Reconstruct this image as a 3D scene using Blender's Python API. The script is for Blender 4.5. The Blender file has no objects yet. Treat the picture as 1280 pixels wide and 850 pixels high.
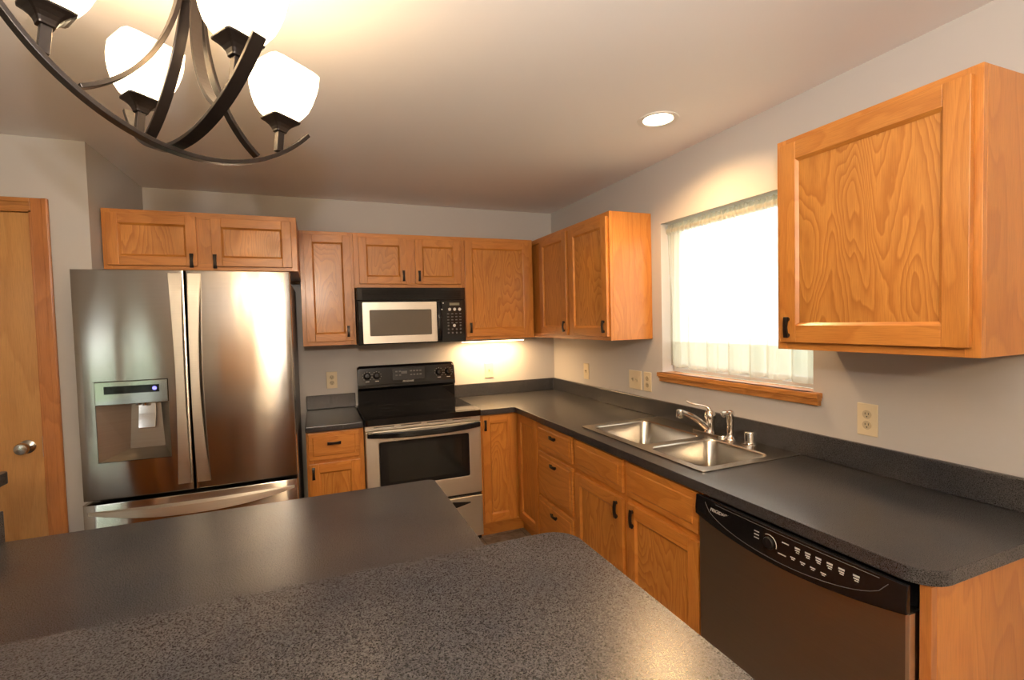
import bpy, bmesh, math, random
from mathutils import Vector, Matrix
random.seed(7)
C = bpy.context.scene.collection
SC = bpy.context.scene
PI = math.pi

# ------------------------------------------------------------------ camera, sky, exposure
CAM = (-1.9229, -3.8029, 1.5175)
YAW, PITCH, ROLL, FPX = 0.38239, -0.03816, -0.02627, 605.4
fw = Vector((math.sin(YAW)*math.cos(PITCH), math.cos(YAW)*math.cos(PITCH), math.sin(PITCH)))
r0 = Vector((math.cos(YAW), -math.sin(YAW), 0)); u0 = r0.cross(fw)
rr = r0*math.cos(ROLL) + u0*math.sin(ROLL); uu = -r0*math.sin(ROLL) + u0*math.cos(ROLL)
cd = bpy.data.cameras.new('camera'); cam = bpy.data.objects.new('camera', cd); C.objects.link(cam)
cd.sensor_width = 36; cd.lens = 36*FPX/1280; cd.clip_start = 0.02
M = Matrix((rr, uu, -fw)).transposed().to_4x4(); M.translation = Vector(CAM); cam.matrix_world = M
SC.camera = cam
SC.view_settings.view_transform = 'Standard'; SC.view_settings.look = 'None'
SC.view_settings.exposure = 0.1; SC.view_settings.gamma = 1.0; SC.view_settings.use_curve_mapping = False
SKY = 6.5
BULB = 3.4; GLOW = 3.5; CAN = 66.0; STRIP = 24.0; FILL_PENDANT = 190.0; FLASH = 44.0
WARM = (1.0, 0.60, 0.27)
w = bpy.data.worlds.new('sky'); SC.world = w; w.use_nodes = True
w.node_tree.nodes['Background'].inputs[0].default_value = (0.93, 0.97, 1.0, 1)
w.node_tree.nodes['Background'].inputs[1].default_value = SKY
def portal(name, loc, rot, sx, sy):
    l = bpy.data.lights.new(name, 'AREA'); l.shape = 'RECTANGLE'; l.size = sx; l.size_y = sy
    l.cycles.is_portal = True
    o = bpy.data.objects.new(name, l); C.objects.link(o); o.location = loc; o.rotation_euler = rot
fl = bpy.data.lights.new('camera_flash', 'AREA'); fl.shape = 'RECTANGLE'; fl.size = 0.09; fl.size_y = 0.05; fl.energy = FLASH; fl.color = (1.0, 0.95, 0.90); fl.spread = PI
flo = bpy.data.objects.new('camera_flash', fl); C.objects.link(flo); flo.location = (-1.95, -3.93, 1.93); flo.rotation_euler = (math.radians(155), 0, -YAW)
portal('window_daylight', (0.17, -1.9185, 1.63), (0, PI/2, 0), 0.90, 0.97)
portal('patio_daylight', (-5.25, -7.13, 1.16), (PI/2, 0, 0), 1.7, 2.34)

# ------------------------------------------------------------------ materials
class NT:
    def __init__(s, name):
        s.m = bpy.data.materials.new(name); s.m.use_nodes = True
        s.t = s.m.node_tree; s.b = s.t.nodes['Principled BSDF']; s.out = s.t.nodes['Material Output']
    def n(s, kind, **kw):
        d = s.t.nodes.new(kind)
        for k, v in kw.items():
            if k in d.inputs: d.inputs[k].default_value = v
            else: setattr(d, k, v)
        return d
    def l(s, a, b): s.t.links.new(a, b)
    def ramp(s, fac, stops):
        d = s.n('ShaderNodeValToRGB'); e = d.color_ramp.elements
        while len(e) < len(stops): e.new(0.5)
        for el, (p, c) in zip(e, stops): el.position = p; el.color = (*c, 1)
        s.l(fac, d.inputs[0]); return d.outputs[0]
    def mix(s, fac, a, b, mode='MIX'):
        d = s.n('ShaderNodeMix', data_type='RGBA', blend_type=mode)
        for sock, v in ((d.inputs[0], fac), (d.inputs[6], a), (d.inputs[7], b)):
            if hasattr(v, 'is_linked'): s.l(v, sock)
            elif isinstance(v, (int, float)): sock.default_value = v
            else: sock.default_value = (*v, 1)
        return d.outputs[2]
    def bump(s, h, strength, dist=0.001):
        d = s.n('ShaderNodeBump', Strength=strength, Distance=dist); s.l(h, d.inputs['Height']); s.l(d.outputs[0], s.b.inputs['Normal'])
def plain(name, col, rough=0.5, metal=0.0, spec=0.5, coat=0.0):
    t = NT(name); t.b.inputs['Base Color'].default_value = (*col, 1); t.b.inputs['Roughness'].default_value = rough
    t.b.inputs['Metallic'].default_value = metal; t.b.inputs['Specular IOR Level'].default_value = spec
    t.b.inputs['Coat Weight'].default_value = coat; t.b.inputs['Coat Roughness'].default_value = 0.08
    return t.m
def emis(name, col, st):
    t = NT(name); t.b.inputs['Base Color'].default_value = (0.8, 0.8, 0.8, 1)
    t.b.inputs['Emission Color'].default_value = (*col, 1); t.b.inputs['Emission Strength'].default_value = st; return t.m
def oak(name, along, light, dark, bands=9.0, contrast=0.8, cath=1.0):
    """u = x+y runs across the fronts, z up; grain follows 'along' ('z' or 'u')"""
    t = NT(name)
    tc = t.n('ShaderNodeTexCoord'); sp = t.n('ShaderNodeSeparateXYZ'); t.l(tc.outputs['Object'], sp.inputs[0])
    ad = t.n('ShaderNodeMath', operation='ADD'); t.l(sp.outputs[0], ad.inputs[0]); t.l(sp.outputs[1], ad.inputs[1])
    oi = t.n('ShaderNodeObjectInfo'); rnd = t.n('ShaderNodeMath', operation='MULTIPLY'); t.l(oi.outputs['Random'], rnd.inputs[0]); rnd.inputs[1].default_value = 37.0
    cb = t.n('ShaderNodeCombineXYZ')
    a, b = (ad.outputs[0], sp.outputs[2]) if along == 'z' else (sp.outputs[2], ad.outputs[0])
    t.l(a, cb.inputs[0]); t.l(b, cb.inputs[1]); t.l(rnd.outputs[0], cb.inputs[2])
    m1 = t.n('ShaderNodeMapping'); m1.inputs['Scale'].default_value = (6.5, 1.35*cath, 1); t.l(cb.outputs[0], m1.inputs[0])
    n1 = t.n('ShaderNodeTexNoise', Scale=1.0, Detail=1.5, Roughness=0.45, Distortion=0.3); t.l(m1.outputs[0], n1.inputs['Vector'])
    mw = t.n('ShaderNodeMapping'); mw.inputs['Scale'].default_value = (26, 9, 1); t.l(cb.outputs[0], mw.inputs[0])
    nw = t.n('ShaderNodeTexNoise', Scale=1.0, Detail=2.0); t.l(mw.outputs[0], nw.inputs['Vector'])
    wv = t.n('ShaderNodeMath', operation='MULTIPLY_ADD'); t.l(nw.outputs[0], wv.inputs[0]); wv.inputs[1].default_value = 0.05; t.l(n1.outputs[0], wv.inputs[2])
    mu = t.n('ShaderNodeMath', operation='MULTIPLY'); t.l(wv.outputs[0], mu.inputs[0]); mu.inputs[1].default_value = bands*2
    fr = t.n('ShaderNodeMath', operation='FRACT'); t.l(mu.outputs[0], fr.inputs[0])
    ring = t.ramp(fr.outputs[0], [(0.0, (0, 0, 0)), (0.5, (0.35, 0.35, 0.35)), (0.88, (1, 1, 1)), (1.0, (0, 0, 0))])
    m2 = t.n('ShaderNodeMapping'); m2.inputs['Scale'].default_value = (420, 14, 1); t.l(cb.outputs[0], m2.inputs[0])
    n2 = t.n('ShaderNodeTexNoise', Scale=1.0, Detail=3.0, Roughness=0.6); t.l(m2.outputs[0], n2.inputs['Vector'])
    pore = t.ramp(n2.outputs[0], [(0.42, (0, 0, 0)), (0.72, (1, 1, 1))])
    m3 = t.n('ShaderNodeMapping'); m3.inputs['Scale'].default_value = (5, 0.7, 1); t.l(cb.outputs[0], m3.inputs[0])
    n3 = t.n('ShaderNodeTexNoise', Scale=1.0, Detail=2.0); t.l(m3.outputs[0], n3.inputs['Vector'])
    f = t.n('ShaderNodeMath', operation='MULTIPLY'); t.l(ring, f.inputs[0]); f.inputs[1].default_value = contrast
    c = t.mix(f.outputs[0], light, dark)
    f2 = t.n('ShaderNodeMath', operation='MULTIPLY'); t.l(pore, f2.inputs[0]); f2.inputs[1].default_value = 0.35
    c = t.mix(f2.outputs[0], c, tuple(x*0.62 for x in dark))
    tone = t.ramp(n3.outputs[0], [(0.3, (0.86, 0.84, 0.82)), (0.7, (1.08, 1.06, 1.02))])
    c = t.mix(1.0, c, tone, 'MULTIPLY')
    t.l(c, t.b.inputs['Base Color']); t.b.inputs['Roughness'].default_value = 0.42
    t.b.inputs['Coat Weight'].default_value = 0.35; t.b.inputs['Coat Roughness'].default_value = 0.22
    t.bump(pore, 0.12, 0.0006)
    return t.m
OL, OD = (0.60, 0.242, 0.044), (0.43, 0.138, 0.017)
OAKV = oak('oak_upright_grain', 'z', OL, OD, 5.0, 0.55)
OAKH = oak('oak_level_grain', 'u', OL, OD, 5.0, 0.55)
OAKP = oak('oak_panel_grain', 'z', (0.61, 0.262, 0.050), (0.42, 0.140, 0.018), 11.0, 0.85, 1.0)
DOORW = oak('oak_flush_door_veneer', 'z', (0.56, 0.29, 0.09), (0.45, 0.205, 0.055), 4.0, 0.6, 0.5)
TRIMW = oak('oak_casing', 'z', (0.50, 0.19, 0.045), (0.36, 0.12, 0.025), 5.0, 0.6)
TRIMH = oak('oak_casing_level', 'u', (0.52, 0.22, 0.05), (0.34, 0.125, 0.025), 5.0, 0.7)
def paint(name, col, b=0.05):
    t = NT(name); t.b.inputs['Base Color'].default_value = (*col, 1); t.b.inputs['Roughness'].default_value = 0.75
    tc = t.n('ShaderNodeTexCoord'); n = t.n('ShaderNodeTexNoise', Scale=160.0, Detail=3.0); t.l(tc.outputs['Object'], n.inputs['Vector'])
    t.bump(n.outputs[0], b, 0.002); return t.m
WALL = paint('greige_wall_paint', (0.52, 0.502, 0.485)); CEIL = paint('ceiling_paint', (0.87, 0.85, 0.84), 0.12)
WHITE = plain('white_vinyl', (0.8, 0.79, 0.76), 0.4)
def laminate():
    t = NT('charcoal_laminate'); tc = t.n('ShaderNodeTexCoord')
    n1 = t.n('ShaderNodeTexNoise', Scale=5.0, Detail=4.0, Roughness=0.6); n2 = t.n('ShaderNodeTexNoise', Scale=420.0, Detail=2.0, Roughness=0.7)
    for n in (n1, n2): t.l(tc.outputs['Object'], n.inputs['Vector'])
    c1 = t.ramp(n1.outputs[0], [(0.3, (0.016, 0.018, 0.023)), (0.7, (0.036, 0.034, 0.034))])
    c2 = t.ramp(n2.outputs[0], [(0.38, (0.55, 0.55, 0.55)), (0.53, (1.1, 1.1, 1.1)), (0.66, (3.4, 3.25, 3.1))])
    t.l(t.mix(1.0, c1, c2, 'MULTIPLY'), t.b.inputs['Base Color'])
    rg = t.ramp(n2.outputs[0], [(0.35, (0.25, 0.25, 0.25)), (0.7, (0.35, 0.35, 0.35))]); t.l(rg, t.b.inputs['Roughness'])
    t.b.inputs['Specular IOR Level'].default_value = 0.75
    t.bump(n2.outputs[0], 0.10, 0.0005); return t.m
LAM = laminate()
def steel(name, col, rough, aniso, scale, wavy=False):
    t = NT(name); t.b.inputs['Metallic'].default_value = 1.0
    tc = t.n('ShaderNodeTexCoord'); mp = t.n('ShaderNodeMapping'); mp.inputs['Scale'].default_value = scale
    n = t.n('ShaderNodeTexNoise', Scale=1.0, Detail=3.0); t.l(tc.outputs['Object'], mp.inputs[0]); t.l(mp.outputs[0], n.inputs['Vector'])
    t.l(t.ramp(n.outputs[0], [(0.3, tuple(x*0.93 for x in col)), (0.7, col)]), t.b.inputs['Base Color'])
    t.b.inputs['Roughness'].default_value = rough; t.b.inputs['Anisotropic'].default_value = aniso
    tg = t.n('ShaderNodeTangent', direction_type='RADIAL', axis='Z'); t.l(tg.outputs[0], t.b.inputs['Tangent']); t.b.inputs['Anisotropic Rotation'].default_value = 0.25
    if wavy:
        m2 = t.n('ShaderNodeMapping'); m2.inputs['Scale'].default_value = (9, 0, 1.1); t.l(tc.outputs['Object'], m2.inputs[0])
        n2 = t.n('ShaderNodeTexNoise', Scale=1.0, Detail=1.0); t.l(m2.outputs[0], n2.inputs['Vector']); t.bump(n2.outputs[0], 1.0, 0.0009)
    return t.m
STEEL = steel('brushed_stainless', (0.53, 0.50, 0.46), 0.165, 1.0, (3, 3, 500), True)
STEELD = steel('stainless_dishwasher', (0.36, 0.33, 0.30), 0.36, 0.6, (3, 3, 500))
STEELR = steel('stainless_range', (0.78, 0.73, 0.64), 0.40, 0.3, (3, 3, 400))
SINKM = steel('stainless_sink', (0.52, 0.49, 0.44), 0.25, 0.0, (200, 3, 3))
CHROME = plain('chrome', (0.72, 0.70, 0.67), 0.09, 1.0)
NICKEL = plain('satin_nickel', (0.58, 0.55, 0.50), 0.22, 1.0)
BRONZE = plain('oil_rubbed_bronze', (0.019, 0.013, 0.010), 0.33, 0.45)
BLACKG = plain('gloss_black', (0.006, 0.006, 0.007), 0.10, 0, 0.45, 0.0)
BLACK = plain('satin_black', (0.009, 0.009, 0.010), 0.35, 0, 0.35)
CERAN = plain('black_ceramic_glass', (0.006, 0.006, 0.007), 0.06, 0, 0.6)
OVENG = plain('smoked_oven_glass', (0.012, 0.013, 0.012), 0.08, 0, 0.6)
MWG = plain('microwave_screen_glass', (0.13, 0.108, 0.082), 0.22, 0, 0.5)
GREYS = plain('fridge_side_grey', (0.09, 0.09, 0.10), 0.45)
MARK = plain('pale_print', (0.55, 0.54, 0.50), 0.5); MARKD = plain('grey_print', (0.11, 0.105, 0.10), 0.5)
IVORY = plain('ivory_plastic', (0.72, 0.62, 0.43), 0.4); IVORYD = plain('ivory_plastic_dark', (0.50, 0.42, 0.28), 0.45)  # second ivory is a darker plastic for receptacles and toggles
DARKV = plain('dark_cavity', (0.01, 0.009, 0.008), 0.7)
BLUE = emis('blue_led', (0.03, 0.06, 1.0), 1.6)
LCD = plain('lcd_window', (0.20, 0.19, 0.13), 0.25)
def floor_mat():
    t = NT('mottled_stone_vinyl'); tc = t.n('ShaderNodeTexCoord')
    n = t.n('ShaderNodeTexNoise', Scale=14.0, Detail=6.0, Roughness=0.65); t.l(tc.outputs['Object'], n.inputs['Vector'])
    c = t.ramp(n.outputs[0], [(0.3, (0.07, 0.05, 0.035)), (0.5, (0.17, 0.13, 0.10)), (0.7, (0.27, 0.24, 0.20))])
    br = t.n('ShaderNodeTexBrick', Scale=1.0); br.offset = 0; br.inputs['Mortar Size'].default_value = 0.004
    br.inputs['Brick Width'].default_value = 0.3; br.inputs['Row Height'].default_value = 0.3
    br.inputs['Color1'].default_value = br.inputs['Color2'].default_value = (1, 1, 1, 1); br.inputs['Mortar'].default_value = (0.5, 0.48, 0.45, 1)
    t.l(tc.outputs['Object'], br.inputs['Vector'])
    t.l(t.mix(1.0, c, br.outputs[0], 'MULTIPLY'), t.b.inputs['Base Color']); t.b.inputs['Roughness'].default_value = 0.4; return t.m
FLOORM = floor_mat()
def pane_mat():
    t = NT('window_glass'); tr = t.n('ShaderNodeBsdfTransparent'); gl = t.n('ShaderNodeBsdfGlossy', Roughness=0.02)
    lw = t.n('ShaderNodeLayerWeight', Blend=0.5); pw = t.n('ShaderNodeMath', operation='POWER'); t.l(lw.outputs['Facing'], pw.inputs[0]); pw.inputs[1].default_value = 5.0
    fr = t.n('ShaderNodeMath', operation='MULTIPLY_ADD'); t.l(pw.outputs[0], fr.inputs[0]); fr.inputs[1].default_value = 0.9; fr.inputs[2].default_value = 0.04; mx = t.n('ShaderNodeMixShader')
    t.l(fr.outputs[0], mx.inputs[0]); t.l(tr.outputs[0], mx.inputs[1]); t.l(gl.outputs[0], mx.inputs[2]); t.l(mx.outputs[0], t.out.inputs[0]); return t.m
PANE = pane_mat()
def curtain_mat():
    t = NT('sheer_ivory_cloth'); tr = t.n('ShaderNodeBsdfTransparent'); tl = t.n('ShaderNodeBsdfTranslucent', Color=(0.52, 0.49, 0.39, 1)); df = t.n('ShaderNodeBsdfDiffuse', Color=(0.80, 0.76, 0.64, 1))
    m1 = t.n('ShaderNodeMixShader', Fac=0.35); t.l(tl.outputs[0], m1.inputs[1]); t.l(df.outputs[0], m1.inputs[2])
    lw = t.n('ShaderNodeLayerWeight', Blend=0.5); mr = t.n('ShaderNodeMapRange'); t.l(lw.outputs['Facing'], mr.inputs[0])
    for i_, v_ in ((1, 0.0), (2, 0.75), (3, 0.34), (4, 0.04)): mr.inputs[i_].default_value = v_
    m2 = t.n('ShaderNodeMixShader'); t.l(mr.outputs[0], m2.inputs[0]); t.l(m1.outputs[0], m2.inputs[1]); t.l(tr.outputs[0], m2.inputs[2]); t.l(m2.outputs[0], t.out.inputs[0]); return t.m
CURT = curtain_mat()
def shade_mat():
    t = NT('lit_frosted_glass'); tr = t.n('ShaderNodeBsdfTransparent', Color=(1, 0.93, 0.80, 1)); tl = t.n('ShaderNodeBsdfTranslucent', Color=(0.9, 0.85, 0.75, 1))
    em = t.n('ShaderNodeEmission', Color=(1.0, 0.83, 0.58, 1), Strength=GLOW)
    m1 = t.n('ShaderNodeMixShader', Fac=0.5); t.l(tl.outputs[0], m1.inputs[1]); t.l(tr.outputs[0], m1.inputs[2])
    ad = t.n('ShaderNodeAddShader'); t.l(m1.outputs[0], ad.inputs[0]); t.l(em.outputs[0], ad.inputs[1]); t.l(ad.outputs[0], t.out.inputs[0]); return t.m
SHADE = shade_mat()
def grass_mat():
    t = NT('lawn_grass'); tc = t.n('ShaderNodeTexCoord'); n = t.n('ShaderNodeTexNoise', Scale=9.0, Detail=5.0); t.l(tc.outputs['Object'], n.inputs['Vector'])
    t.l(t.ramp(n.outputs[0], [(0.3, (0.16, 0.20, 0.13)), (0.7, (0.34, 0.40, 0.27))]), t.b.inputs['Base Color']); t.b.inputs['Roughness'].default_value = 0.9; return t.m
GRASS = grass_mat()

# ------------------------------------------------------------------ helpers
ROOTS = {}
def link(name, bm, mats, parent=None, bevel=0, smooth=False, seg=2, label=None):
    me = bpy.data.meshes.new(name)
    bmesh.ops.remove_doubles(bm, verts=bm.verts, dist=1e-6) if smooth else None
    bmesh.ops.recalc_face_normals(bm, faces=bm.faces)
    if parent is not None:
        bm.transform(ROOTS[parent.name].inverted())
    if smooth:
        for f in bm.faces: f.smooth = True
    bm.to_mesh(me); bm.free()
    for m in (mats if isinstance(mats, (list, tuple)) else [mats]): me.materials.append(m)
    o = bpy.data.objects.new(name, me); C.objects.link(o)
    if parent is not None:
        o.parent = parent; ROOTS[o.name] = ROOTS[parent.name]
    if bevel:
        b = o.modifiers.new('bevel', 'BEVEL'); b.width = bevel; b.segments = seg; b.limit_method = 'ANGLE'; b.angle_limit = math.radians(35); b.harden_normals = False
    if smooth:
        e = o.modifiers.new('es', 'EDGE_SPLIT'); e.split_angle = math.radians(40)
    if label: o['label'] = label
    return o
def thing(name, label, cat, loc=(0, 0, 0), group=None, mat=None):
    o = bpy.data.objects.new(name, None); C.objects.link(o); o.empty_display_size = 0.05
    m = mat if mat is not None else Matrix.Translation(Vector(loc))
    o.matrix_world = m; ROOTS[o.name] = m
    o['label'] = label; o['category'] = cat
    if group: o['group'] = group
    return o
def struct(name, bm, mats, **k):
    o = link(name, bm, mats, **k); o['kind'] = 'structure'; ROOTS[o.name] = Matrix.Identity(4); return o
def BM(): return bmesh.new()
def box(bm, x0, x1, y0, y1, z0, z1, mi=0):
    vs = [bm.verts.new(p) for p in ((x0,y0,z0),(x1,y0,z0),(x1,y1,z0),(x0,y1,z0),(x0,y0,z1),(x1,y0,z1),(x1,y1,z1),(x0,y1,z1))]
    for q in ((0,3,2,1),(4,5,6,7),(0,1,5,4),(1,2,6,5),(2,3,7,6),(3,0,4,7)):
        f = bm.faces.new([vs[i] for i in q]); f.material_index = mi
    return bm
def mp(face, pl, u, z, n):
    """face 'y': looks towards -y from plane y=pl; face 'x': looks towards -x from plane x=pl"""
    return (u, pl - n, z) if face == 'y' else (pl - n, u, z)
def fb(bm, face, pl, u0, u1, z0, z1, n0, n1, mi=0):
    a = mp(face, pl, u0, z0, n0); b = mp(face, pl, u1, z1, n1)
    return box(bm, *sorted((a[0], b[0])), *sorted((a[1], b[1])), z0, z1, mi)
def fquad(bm, face, pl, pts, mi=0):
    f = bm.faces.new([bm.verts.new(mp(face, pl, *p)) for p in pts]); f.material_index = mi; return f
def cyl(bm, p0, p1, r0, r1=None, n=16, cap=True, mi=0):
    r1 = r0 if r1 is None else r1
    p0, p1 = Vector(p0), Vector(p1); d = (p1-p0).normalized(); a = d.orthogonal().normalized(); b = d.cross(a)
    A = [bm.verts.new(p0 + (a*math.cos(t)+b*math.sin(t))*r0) for t in [2*PI*i/n for i in range(n)]]
    B = [bm.verts.new(p1 + (a*math.cos(t)+b*math.sin(t))*r1) for t in [2*PI*i/n for i in range(n)]]
    for i in range(n):
        f = bm.faces.new((A[i], A[(i+1) % n], B[(i+1) % n], B[i])); f.material_index = mi
    if cap:
        bm.faces.new(A[::-1]).material_index = mi; bm.faces.new(B).material_index = mi
    return bm
def lathe(bm, base, axis, prof, n=24, cap=True):
    base = Vector(base); d = Vector(axis).normalized(); a = d.orthogonal().normalized(); b = d.cross(a); prev = None; rings = []
    for r, h in prof:
        rings.append([bm.verts.new(base + d*h + (a*math.cos(2*PI*i/n)+b*math.sin(2*PI*i/n))*max(r, 1e-4)) for i in range(n)])
    for p, q in zip(rings, rings[1:]):
        for i in range(n): bm.faces.new((p[i], p[(i+1) % n], q[(i+1) % n], q[i]))
    if cap: bm.faces.new(rings[0][::-1]); bm.faces.new(rings[-1])
    return bm
def sweep(bm, pts, side, w, t, caps=True):
    """rectangular bar along pts; side = direction of its width w (or list of widths), t = thickness"""
    pts = [Vector(p) for p in pts]; side = Vector(side).normalized(); R = []
    for i, p in enumerate(pts):
        tg = (pts[min(i+1, len(pts)-1)] - pts[max(i-1, 0)]).normalized(); nn = tg.cross(side).normalized()
        ww = w[i] if isinstance(w, (list, tuple)) else w
        R.append([bm.verts.new(p + side*sx*ww/2 + nn*sy*t/2) for sx, sy in ((-1,-1),(1,-1),(1,1),(-1,1))])
    for a, b in zip(R, R[1:]):
        for i in range(4): bm.faces.new((a[i], a[(i+1) % 4], b[(i+1) % 4], b[i]))
    if caps: bm.faces.new(R[0][::-1]); bm.faces.new(R[-1])
    return bm
def tube(bm, pts, rad, n=12):
    pts = [Vector(p) for p in pts]; R = []; ref = Vector((0.31, 0.57, 0.76))
    for i, p in enumerate(pts):
        tg = (pts[min(i+1, len(pts)-1)] - pts[max(i-1, 0)]).normalized()
        a = tg.cross(ref).normalized(); b = tg.cross(a); r = rad[i] if isinstance(rad, (list, tuple)) else rad
        R.append([bm.verts.new(p + (a*math.cos(2*PI*k/n)+b*math.sin(2*PI*k/n))*r) for k in range(n)])
    for p, q in zip(R, R[1:]):
        for k in range(n): bm.faces.new((p[k], p[(k+1) % n], q[(k+1) % n], q[k]))
    bm.faces.new(R[0][::-1]); bm.faces.new(R[-1]); return bm
def plate(bm, outer, holes, t0, t1, f3):
    """flat plate with holes; f3(a, b, t) -> xyz"""
    for t in (t0, t1):
        es = []
        for lp in [outer] + holes:
            vs = [bm.verts.new(f3(a, b, t)) for a, b in lp]
            es += [bm.edges.new((vs[i], vs[(i+1) % len(vs)])) for i in range(len(vs))]
        bmesh.ops.triangle_fill(bm, edges=es, use_beauty=True)
    for lp in [outer] + holes:
        for i in range(len(lp)):
            a, b = lp[i], lp[(i+1) % len(lp)]
            bm.faces.new([bm.verts.new(f3(*q)) for q in ((*a, t0), (*b, t0), (*b, t1), (*a, t1))])
    bmesh.ops.remove_doubles(bm, verts=bm.verts, dist=1e-5)
    return bm
def rect(a0, a1, b0, b1): return [(a0, b0), (a1, b0), (a1, b1), (a0, b1)]
def rrect(a0, a1, b0, b1, r, n=6):
    out = []
    for cx, cy, s in ((a1-r, b1-r, 0), (a0+r, b1-r, 1), (a0+r, b0+r, 2), (a1-r, b0+r, 3)):
        for i in range(n+1):
            t = PI/2*(s + i/n); out.append((cx + r*math.cos(t), cy + r*math.sin(t)))
    return out
XY = lambda a, b, t: (a, b, t)
XZ = lambda a, b, t: (a, t, b)
YZ = lambda a, b, t: (t, a, b)
def text(name, s, size, loc, face, mat, parent, shear=0.0, depth=0.0004, align='CENTER', tilt=0.0):
    cu = bpy.data.curves.new(name, 'FONT'); cu.body = s; cu.size = size; cu.extrude = depth; cu.shear = shear
    cu.align_x = align; cu.align_y = 'CENTER'; cu.materials.append(mat)
    o = bpy.data.objects.new(name, cu); C.objects.link(o)
    rot = Matrix.Rotation(PI/2 - tilt, 4, 'X') if face == 'y' else Matrix.Rotation(-PI/2, 4, 'Z') @ Matrix.Rotation(PI/2 - tilt, 4, 'X')
    me = bpy.data.meshes.new_from_object(o); bpy.data.objects.remove(o); bpy.data.curves.remove(cu)
    o = bpy.data.objects.new(name, me); C.objects.link(o)
    o.parent = parent; o.matrix_local = ROOTS[parent.name].inverted() @ Matrix.Translation(Vector(loc)) @ rot
    return o

# ------------------------------------------------------------------ room shell
H = 2.442; XL, YR = -6.3, -7.0
struct('floor', box(BM(), XL-0.1, 0.14, YR-0.1, 0.1, -0.1, 0), FLOORM)
cb_ = BM(); plate(cb_, rect(XL-0.1, 0.14, YR-0.1, 0.1), [[(-0.408+0.072*math.cos(2*PI*i/32), -1.935+0.072*math.sin(2*PI*i/32)) for i in range(32)]], H, H+0.12, XY)
struct('ceiling', cb_, CEIL)
struct('wall_back', box(BM(), XL-0.1, 0.14, 0, 0.1, 0, H), WALL)
WY0, WY1, WZ0, WZ1 = -2.396, -1.441, 1.178, 2.075
struct('wall_right', plate(BM(), rect(YR-0.1, 0, 0, H), [rect(WY0, WY1, WZ0, WZ1)], 0.0, 0.14, YZ), WALL)
struct('wall_left', box(BM(), XL-0.1, XL, YR-0.1, 0, 0, H), WALL)
PX0, PX1 = -6.05, -4.45
struct('wall_rear', plate(BM(), [(XL, 0), (PX0, 0), (PX0, 2.32), (PX1, 2.32), (PX1, 0), (0, 0), (0, H), (XL, H)], [], YR-0.1, YR, XZ), WALL)
# pantry closet beside the fridge
CX, CY = -2.93, -0.83
DX0, DX1, DZ = -3.97, -3.158, 2.088
struct('wall_closet_front', plate(BM(), [(XL, 0), (DX0-0.02, 0), (DX0-0.02, DZ+0.01), (DX1+0.02, DZ+0.01), (DX1+0.02, 0), (CX, 0), (CX, H), (XL, H)], [], CY, CY+0.1, XZ), WALL)
struct('wall_closet_side', box(BM(), CX-0.1, CX, CY+0.1, 0, 0, H), WALL)
# closet door with casing and knob
d = struct('door_1', box(BM(), DX0, DX1, CY+0.004, CY+0.04, 0.01, DZ), DOORW, bevel=0.002)
b = BM()
lathe(b, (-3.215, CY+0.004, 0.985), (0, -1, 0), [(0.032, 0.0), (0.032, 0.006), (0.026, 0.010), (0.012, 0.014), (0.012, 0.032), (0.020, 0.036), (0.027, 0.046), (0.0285, 0.056), (0.024, 0.066), (0.010, 0.070)], 28)
k = link('knob', b, NICKEL, d, smooth=True)
b = BM(); box(b, DX1-0.001, DX1+0.004, CY-0.001, CY+0.03, 0.93, 1.03); link('latch_plate', b, NICKEL, d)
cas = BM()
def casing(bm, x0, x1, z0, z1, horiz):
    box(bm, x0, x1, CY-0.014, CY, z0, z1)
    if horiz: box(bm, x0, x1, CY-0.020, CY-0.014, z1-0.022, z1-0.002)
    else:
        xs = (x1-0.024, x1-0.002) if x0 > -3.5 else (x0+0.002, x0+0.024)
        box(bm, *xs, CY-0.020, CY-0.014, z0, z1)
casing(cas, DX1+0.014, -3.080, 0, 2.155, False); casing(cas, -4.05, DX0-0.014, 0, 2.155, False)
cas2 = BM(); casing(cas2, DX0-0.014, DX1+0.014, DZ+0.008, 2.155, True)
box(cas, DX1+0.003, DX1+0.016, CY-0.010, CY+0.1, 0, DZ+0.002); box(cas, DX0-0.016, DX0-0.003, CY-0.010, CY+0.1, 0, DZ+0.002)
tr1 = struct('trim_1', cas, TRIMW, bevel=0.003)
box(cas2, DX0-0.003, DX1+0.003, CY-0.010, CY+0.1, DZ+0.002, DZ+0.012)
struct('trim_2', cas2, TRIMH, bevel=0.003)
# baseboards
struct('baseboard_left', box(BM(), XL, XL+0.012, YR, CY, 0, 0.085), TRIMH, bevel=0.003)
d = struct('reflection_door', box(BM(), -3.05, -2.25, YR+0.002, YR+0.038, 0.01, 2.05), DOORW, bevel=0.002)  # added unseen oak door, gives the fridge an orange band to reflect
b = BM(); lathe(b, (-2.33, YR+0.038, 0.98), (0, 1, 0), [(0.03, 0), (0.012, 0.014), (0.012, 0.03), (0.027, 0.045), (0.024, 0.064), (0.01, 0.07)], 24); link('knob', b, NICKEL, d, smooth=True)
b = BM(); box(b, -3.12, -3.06, YR, YR+0.018, 0, 2.12); box(b, -2.24, -2.18, YR, YR+0.018, 0, 2.12); box(b, -3.06, -2.24, YR, YR+0.018, 2.06, 2.12); struct('reflection_door_trim', b, TRIMW, bevel=0.003)
struct('baseboard_rear', box(BM(), -2.17, 0, YR, YR+0.012, 0, 0.085), TRIMH, bevel=0.003)
struct('baseboard_closet', box(BM(), -3.078, CX, CY-0.012, CY, 0, 0.085), TRIMH, bevel=0.003)

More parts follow.
